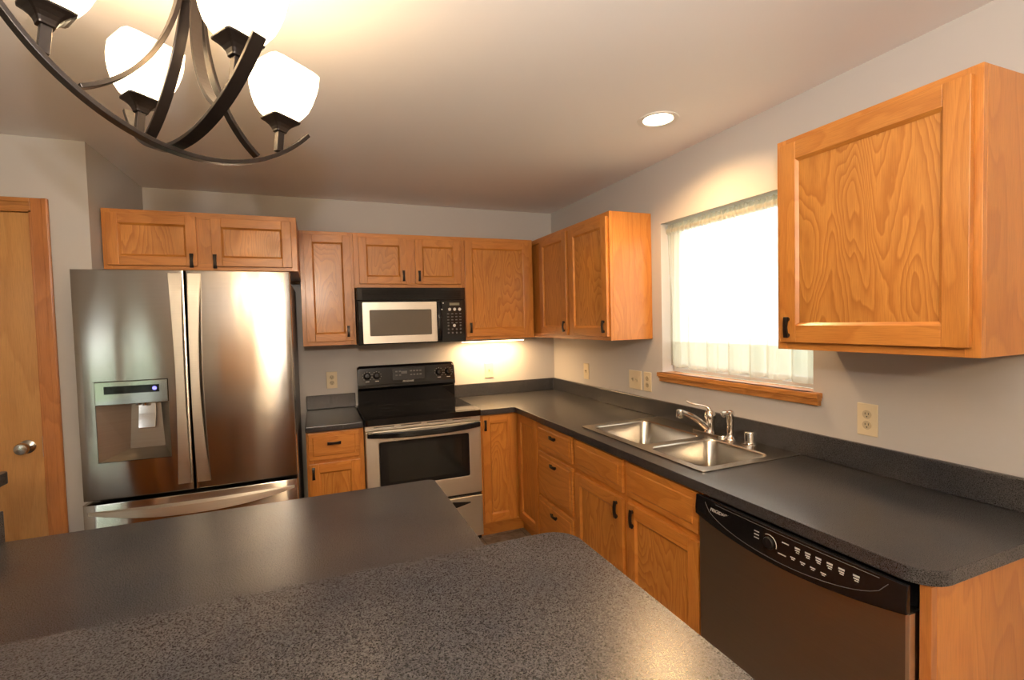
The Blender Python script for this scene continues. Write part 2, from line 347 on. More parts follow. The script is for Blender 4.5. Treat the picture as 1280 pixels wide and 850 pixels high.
# kitchen window: frame, sashes, panes, sill
b = BM(); X0, X1 = 0.085, 0.14
plate(b, rect(WY0, WY1, 1.19, WZ1), [rect(WY0+0.02, WY1-0.02, 1.21, WZ1-0.02)], X0, X1, YZ)
win = struct('window_1', b, WHITE, bevel=0.002)
b = BM(); plate(b, rect(WY0+0.02, WY1-0.02, 1.21, WZ1-0.02), [rect(WY0+0.045, WY1-0.045, 1.235, WZ1-0.045)], X0+0.012, X0+0.040, YZ); link('sash', b, WHITE, win)
link('pane', box(BM(), X0+0.024, X0+0.028, WY0+0.045, WY1-0.045, 1.235, WZ1-0.045), PANE, win)
b = BM(); box(b, -0.034, 0.085, WY0+0.0005, WY1-0.0005, 1.178, 1.19); box(b, -0.036, -0.0005, WY0-0.042, WY1+0.012, 1.166, 1.19)
box(b, -0.022, -0.0005, WY0-0.036, WY1+0.006, 1.136, 1.166); box(b, -0.028, -0.0005, WY0-0.039, WY1+0.009, 1.155, 1.166)
sill = struct('trim_3', b, TRIMH, bevel=0.003)

# patio door behind the camera (seen mirrored in the fridge) and the lawn outside
b = BM(); plate(b, rect(PX0, PX1, 0.0, 2.32), [rect(PX0+0.07, -5.40, 0.09, 2.25), rect(-5.10, PX1-0.07, 0.09, 2.25)], YR-0.07, YR-0.02, XZ)
pd = struct('door_2', b, WHITE, bevel=0.003)
link('pane', box(BM(), PX0+0.07, -5.40, YR-0.050, YR-0.045, 0.09, 2.25), PANE, pd); link('pane', box(BM(), -5.10, PX1-0.07, YR-0.050, YR-0.045, 0.09, 2.25), PANE, pd)
b = BM(); gx = [-12+0.25*i for i in range(48)]; gz = [-0.32+0.15*i for i in range(16)]
V_ = [[b.verts.new((x, -10.2 - 0.5*(j/15)**2*(1+0.3*math.sin(x*2.1)) + random.uniform(-.14, .14), z + (0.4*math.sin(x*1.3)+random.uniform(-.15, .15) if j == 15 else 0))) for j, z in enumerate(gz)] for x in gx]
for i in range(47):
    for j in range(15): b.faces.new((V_[i][j], V_[i+1][j], V_[i+1][j+1], V_[i][j+1]))
for c in V_: b.verts.new((c[0].co.x, -11.6, -0.32))
hg = link('hedge', b, GRASS); hg['label'] = 'green garden hedge outside the patio door behind the viewer'; hg['category'] = 'hedge'; hg['kind'] = 'stuff'
hg.modifiers.new('body', 'SOLIDIFY').thickness = 0.8
struct('ground_lawn', box(BM(), -30, 30, -40, 25, -0.5, -0.32), GRASS)

# ------------------------------------------------------------------ cabinets
def pull(face, pl, u, z, parent, vertical=True, ln=0.074, name='handle'):
    """flared bar pull: two feet and a bowed grip with wide ends"""
    b = BM(); N = 10; out = Vector(mp(face, 0, 0, 0, 1)) - Vector(mp(face, 0, 0, 0, 0))
    lng = Vector((0, 0, 1)) if vertical else (Vector((1, 0, 0)) if face == 'y' else Vector((0, 1, 0)))
    side = lng.cross(out); c = Vector(mp(face, pl, u, z, 0)); pts = []; ws = []
    for i in range(N+1):
        s = -1 + 2*i/N; pts.append(c + lng*(s*ln/2) + out*(0.009 + 0.006*(1 - s*s))); ws.append(0.019 - 0.005*(1 - abs(s))**0.7)
    sweep(b, pts, side, ws, 0.009)
    for s in (-1, 1):
        p = c + lng*(s*(ln/2-0.008)); cyl(b, p, p + out*0.013, 0.0085, 0.0065, 12)
    return link(name, b, BRONZE, parent, bevel=0.0015)
def panel_door(face, pl, u0, u1, z0, z1, parent, st=0.056, name='door', thick=0.020):
    b = BM(); t = thick
    fb(b, face, pl, u0, u0+st, z0, z1, 0.001, t, 0); fb(b, face, pl, u1-st, u1, z0, z1, 0.001, t, 0)
    fb(b, face, pl, u0+st, u1-st, z0, z0+st, 0.001, t, 1); fb(b, face, pl, u0+st, u1-st, z1-st, z1, 0.001, t, 1)
    a0, a1, c0, c1 = u0+st, u1-st, z0+st, z1-st; g = 0.009; ni, no = t-0.010, t-0.0015
    for q, mi in ((((a0,c0,no),(a1,c0,no),(a1-g,c0+g,ni),(a0+g,c0+g,ni)), 1), (((a1,c1,no),(a0,c1,no),(a0+g,c1-g,ni),(a1-g,c1-g,ni)), 1),
                  (((a0,c1,no),(a0,c0,no),(a0+g,c0+g,ni),(a0+g,c1-g,ni)), 0), (((a1,c0,no),(a1,c1,no),(a1-g,c1-g,ni),(a1-g,c0+g,ni)), 0)):
        fquad(b, face, pl, q, mi)
    fb(b, face, pl, a0+g*0.6, a1-g*0.6, c0+g*0.6, c1-g*0.6, 0.003, ni-0.0015, 2)
    return link(name, b, [OAKV, OAKH, OAKP], parent, bevel=0.0022)
def drawer_front(face, pl, u0, u1, z0, z1, parent, name='drawer', brd=0.024):
    b = BM(); fb(b, face, pl, u0, u1, z0, z1, 0.001, 0.0165)
    g = 0.005; U0, U1, Z0, Z1 = u0+brd, u1-brd, z0+brd, z1-brd
    for q in (((U0,Z0,.0165),(U1,Z0,.0165),(U1-g,Z0+g,.0205),(U0+g,Z0+g,.0205)), ((U1,Z1,.0165),(U0,Z1,.0165),(U0+g,Z1-g,.0205),(U1-g,Z1-g,.0205)),
              ((U0,Z1,.0165),(U0,Z0,.0165),(U0+g,Z0+g,.0205),(U0+g,Z1-g,.0205)), ((U1,Z0,.0165),(U1,Z1,.0165),(U1-g,Z1-g,.0205),(U1-g,Z0+g,.0205)),
              ((U0+g,Z0+g,.0205),(U1-g,Z0+g,.0205),(U1-g,Z1-g,.0205),(U0+g,Z1-g,.0205))):
        fquad(b, face, pl, q)
    return link(name, b, OAKH, parent, bevel=0.003)
def face_frame(face, pl, u0, u1, z0, z1, parent, us=(), zs=(), st=0.036, ends=(1, 1)):
    b = BM(); e0 = st if ends[0] else 0.0; e1 = st if ends[1] else 0.0
    if e0: fb(b, face, pl, u0, u0+st, z0, z1, -0.019, 0, 0)
    if e1: fb(b, face, pl, u1-st, u1, z0, z1, -0.019, 0, 0)
    fb(b, face, pl, u0+e0, u1-e1, z0, z0+st, -0.019, 0, 1); fb(b, face, pl, u0+e0, u1-e1, z1-st, z1, -0.019, 0, 1)
    for z in zs: fb(b, face, pl, u0+e0, u1-e1, z-st/2, z+st/2, -0.019, 0, 1)
    for u in us: fb(b, face, pl, u-0.043, u+0.043, z0+st, z1-st, -0.0188, 0.0002, 0)
    return link('face_frame', b, [OAKV, OAKH], parent, bevel=0.001)
def carcass(face, pl, u0, u1, z0, z1, depth, parent, back=0.003):
    b = BM(); fb(b, face, pl, u0, u1, z0, z1, -(depth-back), -0.0195, 0)
    return link('carcass', b, OAKV, parent, bevel=0.0015)
UB, UT, UF = 1.388, 2.154, -0.304
def upper(face, u0, u1, z0, z1, pl, doors, label, cube, mul=(), ends=(1, 1)):
    uc = (u0+u1)/2; t = thing('upper_cabinet', label, 'cabinet', mp(face, 0, uc, z0, 0.003), 'oak upper cabinets')
    carcass(face, pl, u0, u1, z0, z1, -pl, t); face_frame(face, pl, u0, u1, z0, z1, t, us=mul, ends=ends)
    for (a, b_, c, d_, hu, hz) in doors:
        o = panel_door(face, pl, a, b_, c, d_, t, st=cube); pull(face, pl-0.020, hu, hz, o)
    return t
upper('y', -2.010, -1.6725, UB, UT, UF, [(-1.984, -1.690, 1.415, 2.130, -1.722, 1.480)], 'tall narrow oak wall cabinet between the fridge and the black microwave', 0.052)
upper('y', -1.6715, -0.9090, 1.776, UT, UF, [(-1.638, -1.310, 1.803, 2.124, -1.337, 1.860), (-1.251, -0.920, 1.803, 2.122, -1.226, 1.860)], 'short oak two-door wall cabinet directly above the microwave', 0.052, (-1.281,))
upper('y', -0.9080, -0.326, UB, UT, UF, [(-0.884, -0.360, 1.412, 2.127, -0.852, 1.478)], 'wide single-door oak cabinet over the lit undercabinet strip', 0.056)
upper('x', -1.357, -0.003, UB, UT, UF, [(-0.845, -0.425, 1.415, 2.128, -0.812, 1.474), (-1.345, -0.893, 1.412, 2.124, -1.312, 1.472)], 'oak corner wall cabinet with two doors left of the window', 0.056, (-0.870,))
upper('x', -3.084, -2.479, UB, UT, UF, [(-3.066, -2.503, 1.415, 2.131, -2.536, 1.470)], 'large oak single-door cabinet on the wall right of the window', 0.062)
t = upper('y', -2.925, -2.0115, 1.842, UT, -0.704, [(-2.903, -2.508, 1.862, 2.130, -2.533, 1.890), (-2.440, -2.040, 1.862, 2.126, -2.424, 1.888)], 'deep oak two-door cabinet above the stainless fridge', 0.050, (-2.474,))

BF, BT = -0.62, 0.874           # base cabinet front plane and top
def base(face, u0, u1, label, back=0.004, ends=(1, 1), us=(), zs=(), name='base_cabinet', toe=True):
    uc = (u0+u1)/2; t = thing(name, label, 'cabinet', mp(face, -0.3, uc, 0, 0), 'oak base cabinets')
    carcass(face, BF, u0, u1, 0.10, BT, -BF, t, back); face_frame(face, BF, u0, u1, 0.10, BT, t, us, zs, ends=ends)
    if toe: b = BM(); fb(b, face, BF, u0, u1, 0, 0.0995, -(-BF-back), -0.055); link('toe_kick', b, OAKH, t)
    return t
t = base('y', -2.010, -1.6735, 'small oak base cabinet with one drawer between fridge and range', zs=(0.688,))
o = drawer_front('y', BF, -1.998, -1.700, 0.700, 0.868, t); pull('y', BF-0.0205, -1.850, 0.800, o, False, 0.078)
o = panel_door('y', BF, -1.998, -1.700, 0.122, 0.678, t); pull('y', BF-0.020, -1.974, 0.624, o)
# corner (lazy susan) cabinet: L-shaped with a folding door pair
t = thing('corner_cabinet', 'inner corner oak base cabinet right of the range with folding doors', 'cabinet', (-0.3, -0.3, 0), 'oak base cabinets')
b = BM(); plate(b, [(-0.9065, -0.004), (-0.9065, -0.600), (-0.601, -0.600), (-0.601, -0.985), (-0.004, -0.985), (-0.004, -0.004)], [], 0.10, BT, XY); link('carcass', b, OAKV, t, bevel=0.001)
b = BM(); plate(b, [(-0.9065, -0.004), (-0.9065, -0.565), (-0.566, -0.565), (-0.566, -0.985), (-0.004, -0.985), (-0.004, -0.004)], [], 0.0, 0.0995, XY); link('toe_kick', b, OAKH, t)
b = BM(); fb(b, 'y', -0.6005, -0.9065, -0.886, 0.10, BT, 0, 0.0195); fb(b, 'y', -0.6005, -0.886, -0.622, BT-0.010, BT, 0, 0.0195, 1); fb(b, 'y', -0.6005, -0.886, -0.622, 0.10, 0.108, 0, 0.0195, 1)
fb(b, 'x', -0.6015, -0.985, -0.962, 0.10, BT, 0, 0.0185); link('face_frame', b, [OAKV, OAKH], t, bevel=0.001)
o = panel_door('y', -0.603, -0.884, -0.640, 0.110, 0.866, t, thick=0.022); pull('y', -0.625, -0.863, 0.800, o)
panel_door('x', -0.603, -0.960, -0.628, 0.110, 0.866, t, thick=0.022)
# drawer stack
t = base('x', -1.4590, -0.987, 'oak three-drawer base cabinet next to the inner corner', zs=(0.703, 0.408))
for z0, z1, hz in ((0.714, 0.867, 0.812), (0.418, 0.690, 0.640), (0.118, 0.396, 0.338)):
    o = drawer_front('x', BF, -1.447, -0.998, z0, z1, t); pull('x', BF-0.0205, -1.226, hz, o, False, 0.070)
# sink base: hollow under the bowls
t = thing('sink_cabinet', 'wide oak base cabinet with two doors below the sink', 'cabinet', (-0.3, -1.94, 0), 'oak base cabinets')
b = BM(); box(b, -0.60, -0.004, -1.4790, -1.4605, 0.10, BT); box(b, -0.60, -0.004, -2.4220, -2.4035, 0.10, BT); box(b, -0.60, -0.004, -2.4035, -1.4790, 0.10, 0.118); box(b, -0.016, -0.004, -2.4035, -1.4790, 0.118, BT)
link('carcass', b, OAKV, t); b = BM(); fb(b, 'x', BF, -2.4220, -1.4605, 0, 0.0995, -0.60, -0.055); link('toe_kick', b, OAKH, t)
face_frame('x', BF, -2.4220, -1.4605, 0.10, BT, t, us=(-1.944,), zs=(0.688,))
for u0, u1, hu in ((-1.926, -1.477, -1.884), (-2.411, -1.964, -2.008)):
    drawer_front('x', BF, u0, u1, 0.706, 0.864, t, 'false_drawer_front', 0.028)
    o = panel_door('x', BF, u0, u1, 0.120, 0.676, t); pull('x', BF-0.020, hu, 0.617, o, ln=0.080)
# end panel past the dishwasher
t = thing('end_panel', 'oak end panel closing the counter run right of the dishwasher', 'panel', (-0.3, -3.12, 0))
b = BM(); box(b, -0.600, -0.004, -3.140, -3.116, 0, BT); link('side_panel', b, OAKV, t, bevel=0.0015)
b = BM(); fb(b, 'x', BF, -3.140, -3.116, 0, BT, -0.0195, 0.004); link('stile', b, TRIMW, t, bevel=0.001)

# ------------------------------------------------------------------ counters
CT = 0.914
t = thing('countertop', 'L-shaped charcoal laminate countertop running under the window', 'countertop', (-0.3, -0.3, 0.876))
D = -0.648; NE = 8
out = [(-0.9075, -0.002), (-0.9075, D), (D-0.012, D), (D, D-0.012)]
R_ = 0.075; out += [(D + R_*(1-math.cos(PI/2*i/NE)), -3.156 + R_*(1-math.sin(PI/2*i/NE))) for i in range(NE+1)]
out += [(-0.002, -3.156), (-0.002, -0.002)]
B1 = (-0.522, -0.150, -1.925, -1.475); B2 = (-0.528, -0.150, -2.322, -1.975)
b = BM(); plate(b, out, [rect(-0.540, -0.135, -2.335, -1.460)], 0.876, CT, XY); link('slab', b, LAM, t, bevel=0.006, seg=3)
b = BM(); plate(b, [(-0.9075, -0.002), (-0.9075, -0.021), (-0.021, -0.021), (-0.021, -3.156), (-0.002, -3.156), (-0.002, -0.002)], [], CT+0.0003, 1.017, XY); link('backsplash', b, LAM, t, bevel=0.004, seg=2)
t = thing('countertop', 'short charcoal countertop piece between the fridge and the range', 'countertop', (-1.84, -0.3, 0.876))
link('slab', box(BM(), -2.012, -1.6745, D, -0.002, 0.876, CT), LAM, t, bevel=0.006, seg=3)
link('backsplash', box(BM(), -2.012, -1.6745, -0.021, -0.002, CT+0.0003, 1.017), LAM, t, bevel=0.004)

# ------------------------------------------------------------------ sink and taps
t = thing('kitchen_sink', 'double-bowl stainless steel drop-in sink below the window', 'sink', (-0.3, -1.9, CT))
b = BM(); plate(b, rrect(-0.566, -0.026, -2.362, -1.432, 0.02), [rrect(*B1, 0.05), rrect(*B2, 0.05)], CT+0.0006, CT+0.006, XY)
link('rim', b, SINKM, t, bevel=0.0025, seg=3)
def bowl(B, name):
    b = BM(); prev = None
    for ins, z, r in ((0.0, CT+0.0055, 0.05), (0.004, CT-0.004, 0.052), (0.008, CT-0.13, 0.055), (0.016, CT-0.158, 0.06), (0.040, CT-0.170, 0.06), (0.10, CT-0.174, 0.05)):
        vs = [b.verts.new((x, y, z)) for x, y in rrect(B[0]+ins, B[1]-ins, B[2]+ins, B[3]-ins, r)]
        if prev:
            for i in range(len(vs)): b.faces.new((prev[i], prev[(i+1) % len(vs)], vs[(i+1) % len(vs)], vs[i]))
        prev = vs
    b.faces.new(prev)
    o = link(name, b, SINKM, t, smooth=True); s = o.modifiers.new('gauge', 'SOLIDIFY'); s.thickness = 0.0012; s.offset = 1
    c = ((B[0]+B[1])/2, (B[2]+B[3])/2, CT-0.1735); d = BM(); lathe(d, c, (0, 0, 1), [(0.044, 0), (0.044, 0.003), (0.036, 0.003), (0.030, 0.001), (0.004, 0.001)], 24); link('drain', d, CHROME, o, smooth=True)
bowl(B1, 'bowl'); bowl(B2, 'bowl')
ZS = CT+0.0062
t = thing('faucet', 'chrome single-lever faucet with a low slanted spout at the sink', 'faucet', (-0.085, -1.905, ZS))
b = BM(); plate(b, rrect(-0.115, -0.055, -2.010, -1.795, 0.03), [], ZS, ZS+0.010, XY); link('base_plate', b, CHROME, t, bevel=0.004, seg=3)
b = BM(); lathe(b, (-0.085, -1.905, ZS+0.010), (0, 0, 1), [(0.030, 0), (0.026, 0.006), (0.0235, 0.012), (0.0225, 0.055), (0.026, 0.062), (0.028, 0.075), (0.027, 0.090), (0.021, 0.104), (0.012, 0.111), (0.003, 0.113)], 28); link('body', b, CHROME, t, smooth=True)
b = BM(); S0 = Vector((-0.098, -1.898, ZS+0.030)); S1 = Vector((-0.235, -1.868, ZS+0.118))
pts = [S0.lerp(S1, i/10) + Vector((0, 0, 0.012*math.sin(PI*i/10))) for i in range(11)] ; tube(b, pts, [0.017 - 0.004*i/10 for i in range(11)], 16)
lathe(b, S1 + Vector((-0.006, 0.001, 0.012)), (-0.10, 0.02, -1), [(0.010, -0.003), (0.017, 0.0), (0.0185, 0.006), (0.0185, 0.034), (0.0165, 0.040), (0.012, 0.041)], 20); link('spout', b, CHROME, t, smooth=True)
b = BM(); q0 = Vector((-0.085, -1.905, ZS+0.112)); pts = [q0 + Vector(p) for p in ((0, 0, 0), (0.000, 0.003, 0.014), (-0.010, 0.012, 0.026), (-0.030, 0.030, 0.033), (-0.055, 0.050, 0.037), (-0.075, 0.066, 0.044), (-0.085, 0.074, 0.052))]
tube(b, pts, [0.011, 0.009, 0.0065, 0.0052, 0.0052, 0.0062, 0.0070], 12); link('lever', b, CHROME, t, smooth=True)
t = thing('sink_sprayer', 'slim chrome side sprayer standing right of the faucet', 'sprayer', (-0.085, -2.035, ZS))
b = BM(); lathe(b, (-0.085, -2.035, ZS), (0, 0, 1), [(0.028, 0), (0.027, 0.006), (0.020, 0.012), (0.017, 0.020), (0.0165, 0.024)], 24); link('base_ring', b, CHROME, t, smooth=True)
b = BM(); lathe(b, (-0.085, -2.035, ZS+0.024), (0, 0, 1), [(0.013, 0), (0.0165, 0.010), (0.0150, 0.05), (0.0165, 0.085), (0.019, 0.10), (0.017, 0.112), (0.006, 0.118)], 20)
tube(b, [(-0.088, -2.034, ZS+0.125), (-0.108, -2.028, ZS+0.127), (-0.124, -2.024, ZS+0.122)], [0.011, 0.015, 0.016], 14); link('spray_head', b, CHROME, t, smooth=True)
t = thing('air_gap', 'short chrome air gap cap at the right end of the sink deck', 'air gap', (-0.080, -2.145, ZS))
b = BM(); lathe(b, (-0.080, -2.145, ZS), (0, 0, 1), [(0.034, 0), (0.033, 0.004), (0.025, 0.007), (0.0235, 0.010), (0.0235, 0.052), (0.0215, 0.057), (0.014, 0.059)], 26); link('cap', b, CHROME, t, smooth=True)
b = BM(); fb(b, 'x', -0.1025, -2.150, -2.140, ZS+0.018, ZS+0.046, -0.001, 0.0015); link('slot', b, DARKV, t)

# ------------------------------------------------------------------ dishwasher
t = thing('dishwasher', 'black and stainless dishwasher at the right end of the counter', 'dishwasher', (-0.3, -2.77, 0))
U0, U1 = -3.1115, -2.4255
link('tub', box(BM(), -0.600, -0.010, U0+0.004, U1-0.004, 0.02, 0.868), BLACK, t)
link('door_panel', box(BM(), -0.648, -0.6005, U0+0.002, U1-0.002, 0.13, 0.800), STEELD, t, bevel=0.004)
b = BM(); box(b, -0.652, -0.630, U0+0.0005, U0+0.010, 0.13, 0.800); link('edge_strip', b, STEELR, t, bevel=0.001)
link('kick_plate', box(BM(), -0.585, -0.560, U0+0.004, U1-0.004, 0.0, 0.125), BLACK, t)
b = BM(); n = 24; X0d = -0.6485
front = []; 
for i in range(n+1):
    s = i/n; u = U1-0.001 + (U0-U1+0.002)*s; k = 1-(2*s-1)**2
    front.append((u, 0.802 - 0.038*k, -0.664 - 0.010*k))
prev = None
for (u, zb, xf) in front:
    r = [b.verts.new(p) for p in ((X0d, u, zb), (xf, u, zb), (xf-0.001, u, zb+0.02), (xf+0.004, u, 0.872), (X0d, u, 0.872))]
    if prev:
        for i in range(5): b.faces.new((prev[i], prev[(i+1) % 5], r[(i+1) % 5], r[i]))
    else: b.faces.new(r[::-1])
    prev = r
b.faces.new(prev); cp = link('control_panel', b, BLACKG, t, bevel=0.002)
def dwx(u, z):   # front surface of the bowed panel
    k = 1-(2*(U1-u)/(U1-U0)-1)**2; zb = 0.802-0.038*k; xf = -0.664-0.010*k
    return xf-0.001+0.005*max(0, (z-zb-0.02)/(0.872-zb-0.02))
b = BM(); pts = []
for i in range(31):
    s = i/30; u = U1-0.05-(U1-U0-0.09)*s; z = 0.858-0.078*(1-(2*s-1)**2)**0.55; pts.append((dwx(u, z)-0.0002, u, z))
tube(b, pts, 0.0009, 6); tube(b, [(dwx(u, 0.864)-0.0002, u, 0.864) for u in [U1-0.10-(U1-U0-0.16)*i/20 for i in range(21)]], 0.0008, 6)
link('trim_line', b, MARKD, cp)
text('brand_lettering', 'FRIGIDAIRE', 0.0165, (dwx(-2.545, 0.840)-0.0003, -2.545, 0.842), 'x', MARK, cp, 0.25)
def mark(bm, u, z, wu, hz): x = dwx(u, z); box(bm, x-0.0006, x+0.001, u-wu/2, u+wu/2, z-hz/2, z+hz/2)
b = BM(); lathe(b, (dwx(-2.745, 0.822)+0.001, -2.745, 0.824), (-1, 0, 0), [(0.019, 0), (0.019, 0.003), (0.016, 0.0075), (0.003, 0.0085)], 24); link('cycle_dial', b, BLACK, cp, smooth=True)
b = BM(); x = dwx(-2.745, 0.824)-0.0005
tube(b, [(x, -2.745-0.026*math.cos(a), 0.824+0.026*math.sin(a)) for a in [PI*(-0.1+0.75*i/12) for i in range(13)]], 0.0011, 6)
for i in range(3): mark(b, -2.700, 0.842-0.010*i, 0.018, 0.003)
mark(b, -2.800, 0.845, 0.022, 0.003); mark(b, -2.790, 0.808, 0.026, 0.003); link('dial_print', b, MARK, cp)
b = BM()
for i in range(6):
    u = -2.838-0.031*i - (0.006 if i == 5 else 0); mark(b, u, 0.846-0.0005*i, 0.016, 0.0045); mark(b, u, 0.839-0.0005*i, 0.014, 0.0035); mark(b, u-0.001, 0.8335-0.0005*i, 0.010, 0.0025)
for i in range(4):
    u = -2.825-0.030*i; mark(b, u, 0.814-0.001*i, 0.015, 0.003); mark(b, u, 0.809-0.001*i, 0.009, 0.0025)
link('button_print', b, MARK, cp)

# ------------------------------------------------------------------ range
RX0, RX1 = -1.6705, -0.9105
t = thing('range', 'free-standing electric range with black cooktop and stainless oven door', 'range', (-1.29, -0.35, 0))
link('chassis', box(BM(), RX0+0.002, RX1-0.002, -0.630, -0.012, 0.02, 0.884), BLACK, t)
b = BM(); plate(b, rrect(RX0-0.002, RX1+0.002, -0.692, -0.058, 0.02), [], 0.886, 0.926, XY); ck = link('cooktop', b, BLACKG, t, bevel=0.008, seg=3)
b = BM(); box(b, RX0+0.030, RX1-0.030, -0.655, -0.085, 0.9258, 0.9272); gl = link('glass_top', b, CERAN, ck)
for x, y, r in ((-1.475, -0.51, 0.105), (-1.105, -0.50, 0.090), (-1.475, -0.22, 0.080), (-1.105, -0.22, 0.105), (-1.29, -0.17, 0.055)):
    b = BM()
    for q in (r, r*0.93):
        lathe(b, (x, y, 0.92725), (0, 0, 1), [(q, 0), (q, 0.0002), (q-0.0015, 0.0002), (q-0.0015, 0)], 40, cap=False)
    link('burner_ring', b, plain('burner_outline', (0.03, 0.03, 0.03), 0.2), ck)
# backguard
b = BM(); n = 20; prof = [(-0.012, 0.90), (-0.062, 0.90), (-0.066, 1.030), (-0.090, 1.050), (-0.088, 1.075), (-0.066, 1.196), (-0.050, 1.213), (-0.012, 1.213)]
xs = [RX0+0.012, RX0+0.014, RX0+0.03] + [RX0+0.03+(RX1-RX0-0.06)*i/n for i in range(1, n)] + [RX1-0.03, RX1-0.014, RX1-0.012]
prev = None
for i, x in enumerate(xs):
    e = min(i, len(xs)-1-i); sh = (0.020, 0.010, 0.0)[min(e, 2)]
    r = [b.verts.new((x, y, z - (sh if z > 1.19 else 0))) for y, z in prof]
    if prev:
        for j in range(len(r)): b.faces.new((prev[j], prev[(j+1) % len(r)], r[(j+1) % len(r)], r[j]))
    else: b.faces.new(r[::-1])
    prev = r
b.faces.new(prev); bg = link('backguard', b, BLACKG, t, bevel=0.004, seg=2)
SL = math.atan2(0.022, 0.121)   # slope of the control face
def bgp(x, z, o=0.0): return (x, -0.088+0.022*(z-1.075)/0.121-o*math.cos(SL), z+o*math.sin(SL))
nrm = Vector((0, -math.cos(SL), math.sin(SL)))
for x in (-1.590, -1.521, -1.049, -0.975):
    b = BM(); p = Vector(bgp(x, 1.138)); lathe(b, p, nrm, [(0.025, 0), (0.025, 0.003), (0.021, 0.006), (0.019, 0.018), (0.016, 0.021), (0.002, 0.0215)], 24)
    kb = link('knob', b, BLACKG, bg, smooth=True)
    b = BM()
    for a in [PI*(-0.25+1.5*i/8) for i in range(9)]:
        q = p + Vector((math.cos(a), 0, 0))*0.033 + Vector((0, math.sin(SL), math.cos(SL)))*0.033*math.sin(a) + nrm*0.0004; cyl(b, q, q+nrm*0.0006, 0.0016, None, 6)
    q = p + Vector((0, math.sin(SL), math.cos(SL)))*(-0.040); box(b, q.x-0.013, q.x+0.013, q.y-0.001, q.y+0.002, q.z-0.002, q.z+0.002)
    link('dial_print', b, MARK, bg)
b = BM(); vs = [b.verts.new(bgp(x, z, 0.0008)) for x, z in ((-1.405, 1.098), (-1.160, 1.098), (-1.160, 1.184), (-1.405, 1.184))]; b.faces.new(vs); e = bmesh.ops.extrude_face_region(b, geom=b.faces[:]); bmesh.ops.translate(b, vec=-nrm*0.001, verts=[v for v in e['geom'] if isinstance(v, bmesh.types.BMVert)])
dp = link('display', b, BLACK, bg)
b = BM()
for i in range(2):
    for j in range(2): p = bgp(-1.375+0.026*i, 1.160-0.028*j, 0.0012); box(b, p[0]-0.008, p[0]+0.008, p[1]-0.0004, p[1]+0.0004, p[2]-0.006, p[2]+0.006)
for i in range(4):
    for j in range(2): p = bgp(-1.265+0.024*i, 1.160-0.028*j, 0.0012); box(b, p[0]-0.008, p[0]+0.008, p[1]-0.0004, p[1]+0.0004, p[2]-0.005, p[2]+0.005)
p = bgp(-1.318, 1.146, 0.0012); box(b, p[0]-0.022, p[0]+0.022, p[1]-0.0004, p[1]+0.0004, p[2]-0.016, p[2]+0.016)
link('keypad_print', b, MARKD, dp)
text('brand_lettering', 'FRIGIDAIRE', 0.0165, bgp(-1.29, 1.086, 0.0006), 'y', MARK, bg, 0.2, tilt=SL)
# front: vent strip, oven door, drawer
b = BM(); plate(b, rect(RX0+0.002, RX1-0.002, 0.852, 0.8855), [rect(a, a+0.130, 0.868, 0.8735) for a in (RX0+0.055, RX0+0.225, RX0+0.395, RX0+0.565)], -0.668, -0.6305, XZ); vs_ = link('vent_strip', b, STEELR, t, bevel=0.002)
b = BM(); plate(b, rect(RX0+0.002, RX1-0.002, 0.362, 0.849), [rrect(-1.586, -0.998, 0.484, 0.774, 0.012)], -0.680, -0.6305, XZ); od = link('oven_door', b, STEELR, t, bevel=0.006, seg=3)
b = BM(); plate(b, rrect(-1.5855, -0.9985, 0.4845, 0.7735, 0.012), [rrect(-1.535, -1.045, 0.512, 0.748, 0.02)], -0.679, -0.6315, XZ); link('window_surround', b, BLACKG, od)
link('oven_window', box(BM(), -1.5355, -1.0445, -0.676, -0.640, 0.511, 0.749), OVENG, od)
b = BM(); pts = []; N = 24
for i in range(N+1):
    s = -1+2*i/N; pts.append((-1.291+s*0.362, -0.700-0.036*(1-abs(s)**2.6), 0.832-0.010*(1-s*s)))
sweep(b, pts, (0, 0.15, 1), 0.036, 0.022)
for s in (-1, 1): box(b, -1.291+s*0.350-0.018, -1.291+s*0.350+0.018, -0.712, -0.6805, 0.815, 0.848)
link('handle', b, BLACKG, od, bevel=0.006, seg=3)
b = BM(); box(b, RX0+0.004, RX1-0.004, -0.660, -0.6305, 0.345, 0.3615); link('gap_strip', b, BLACK, t)
b = BM(); box(b, RX0+0.002, RX1-0.002, -0.680, -0.6305, 0.060, 0.343); dr = link('storage_drawer', b, STEELR, t, bevel=0.006, seg=3)
b = BM(); pts = [(-1.291+0.29*(-1+2*i/N), -0.684-0.020*(1-abs(-1+2*i/N)**2), 0.303) for i in range(N+1)]; sweep(b, pts, (0, 0, 1), [0.006+0.042*min(1, 2.2*(1-abs(-1+2*i/N))) for i in range(N+1)], 0.012); link('handle', b, BLACK, dr, bevel=0.003)
link('kick_plate', box(BM(), RX0+0.004, RX1-0.004, -0.600, -0.580, 0.0, 0.058), BLACK, t)

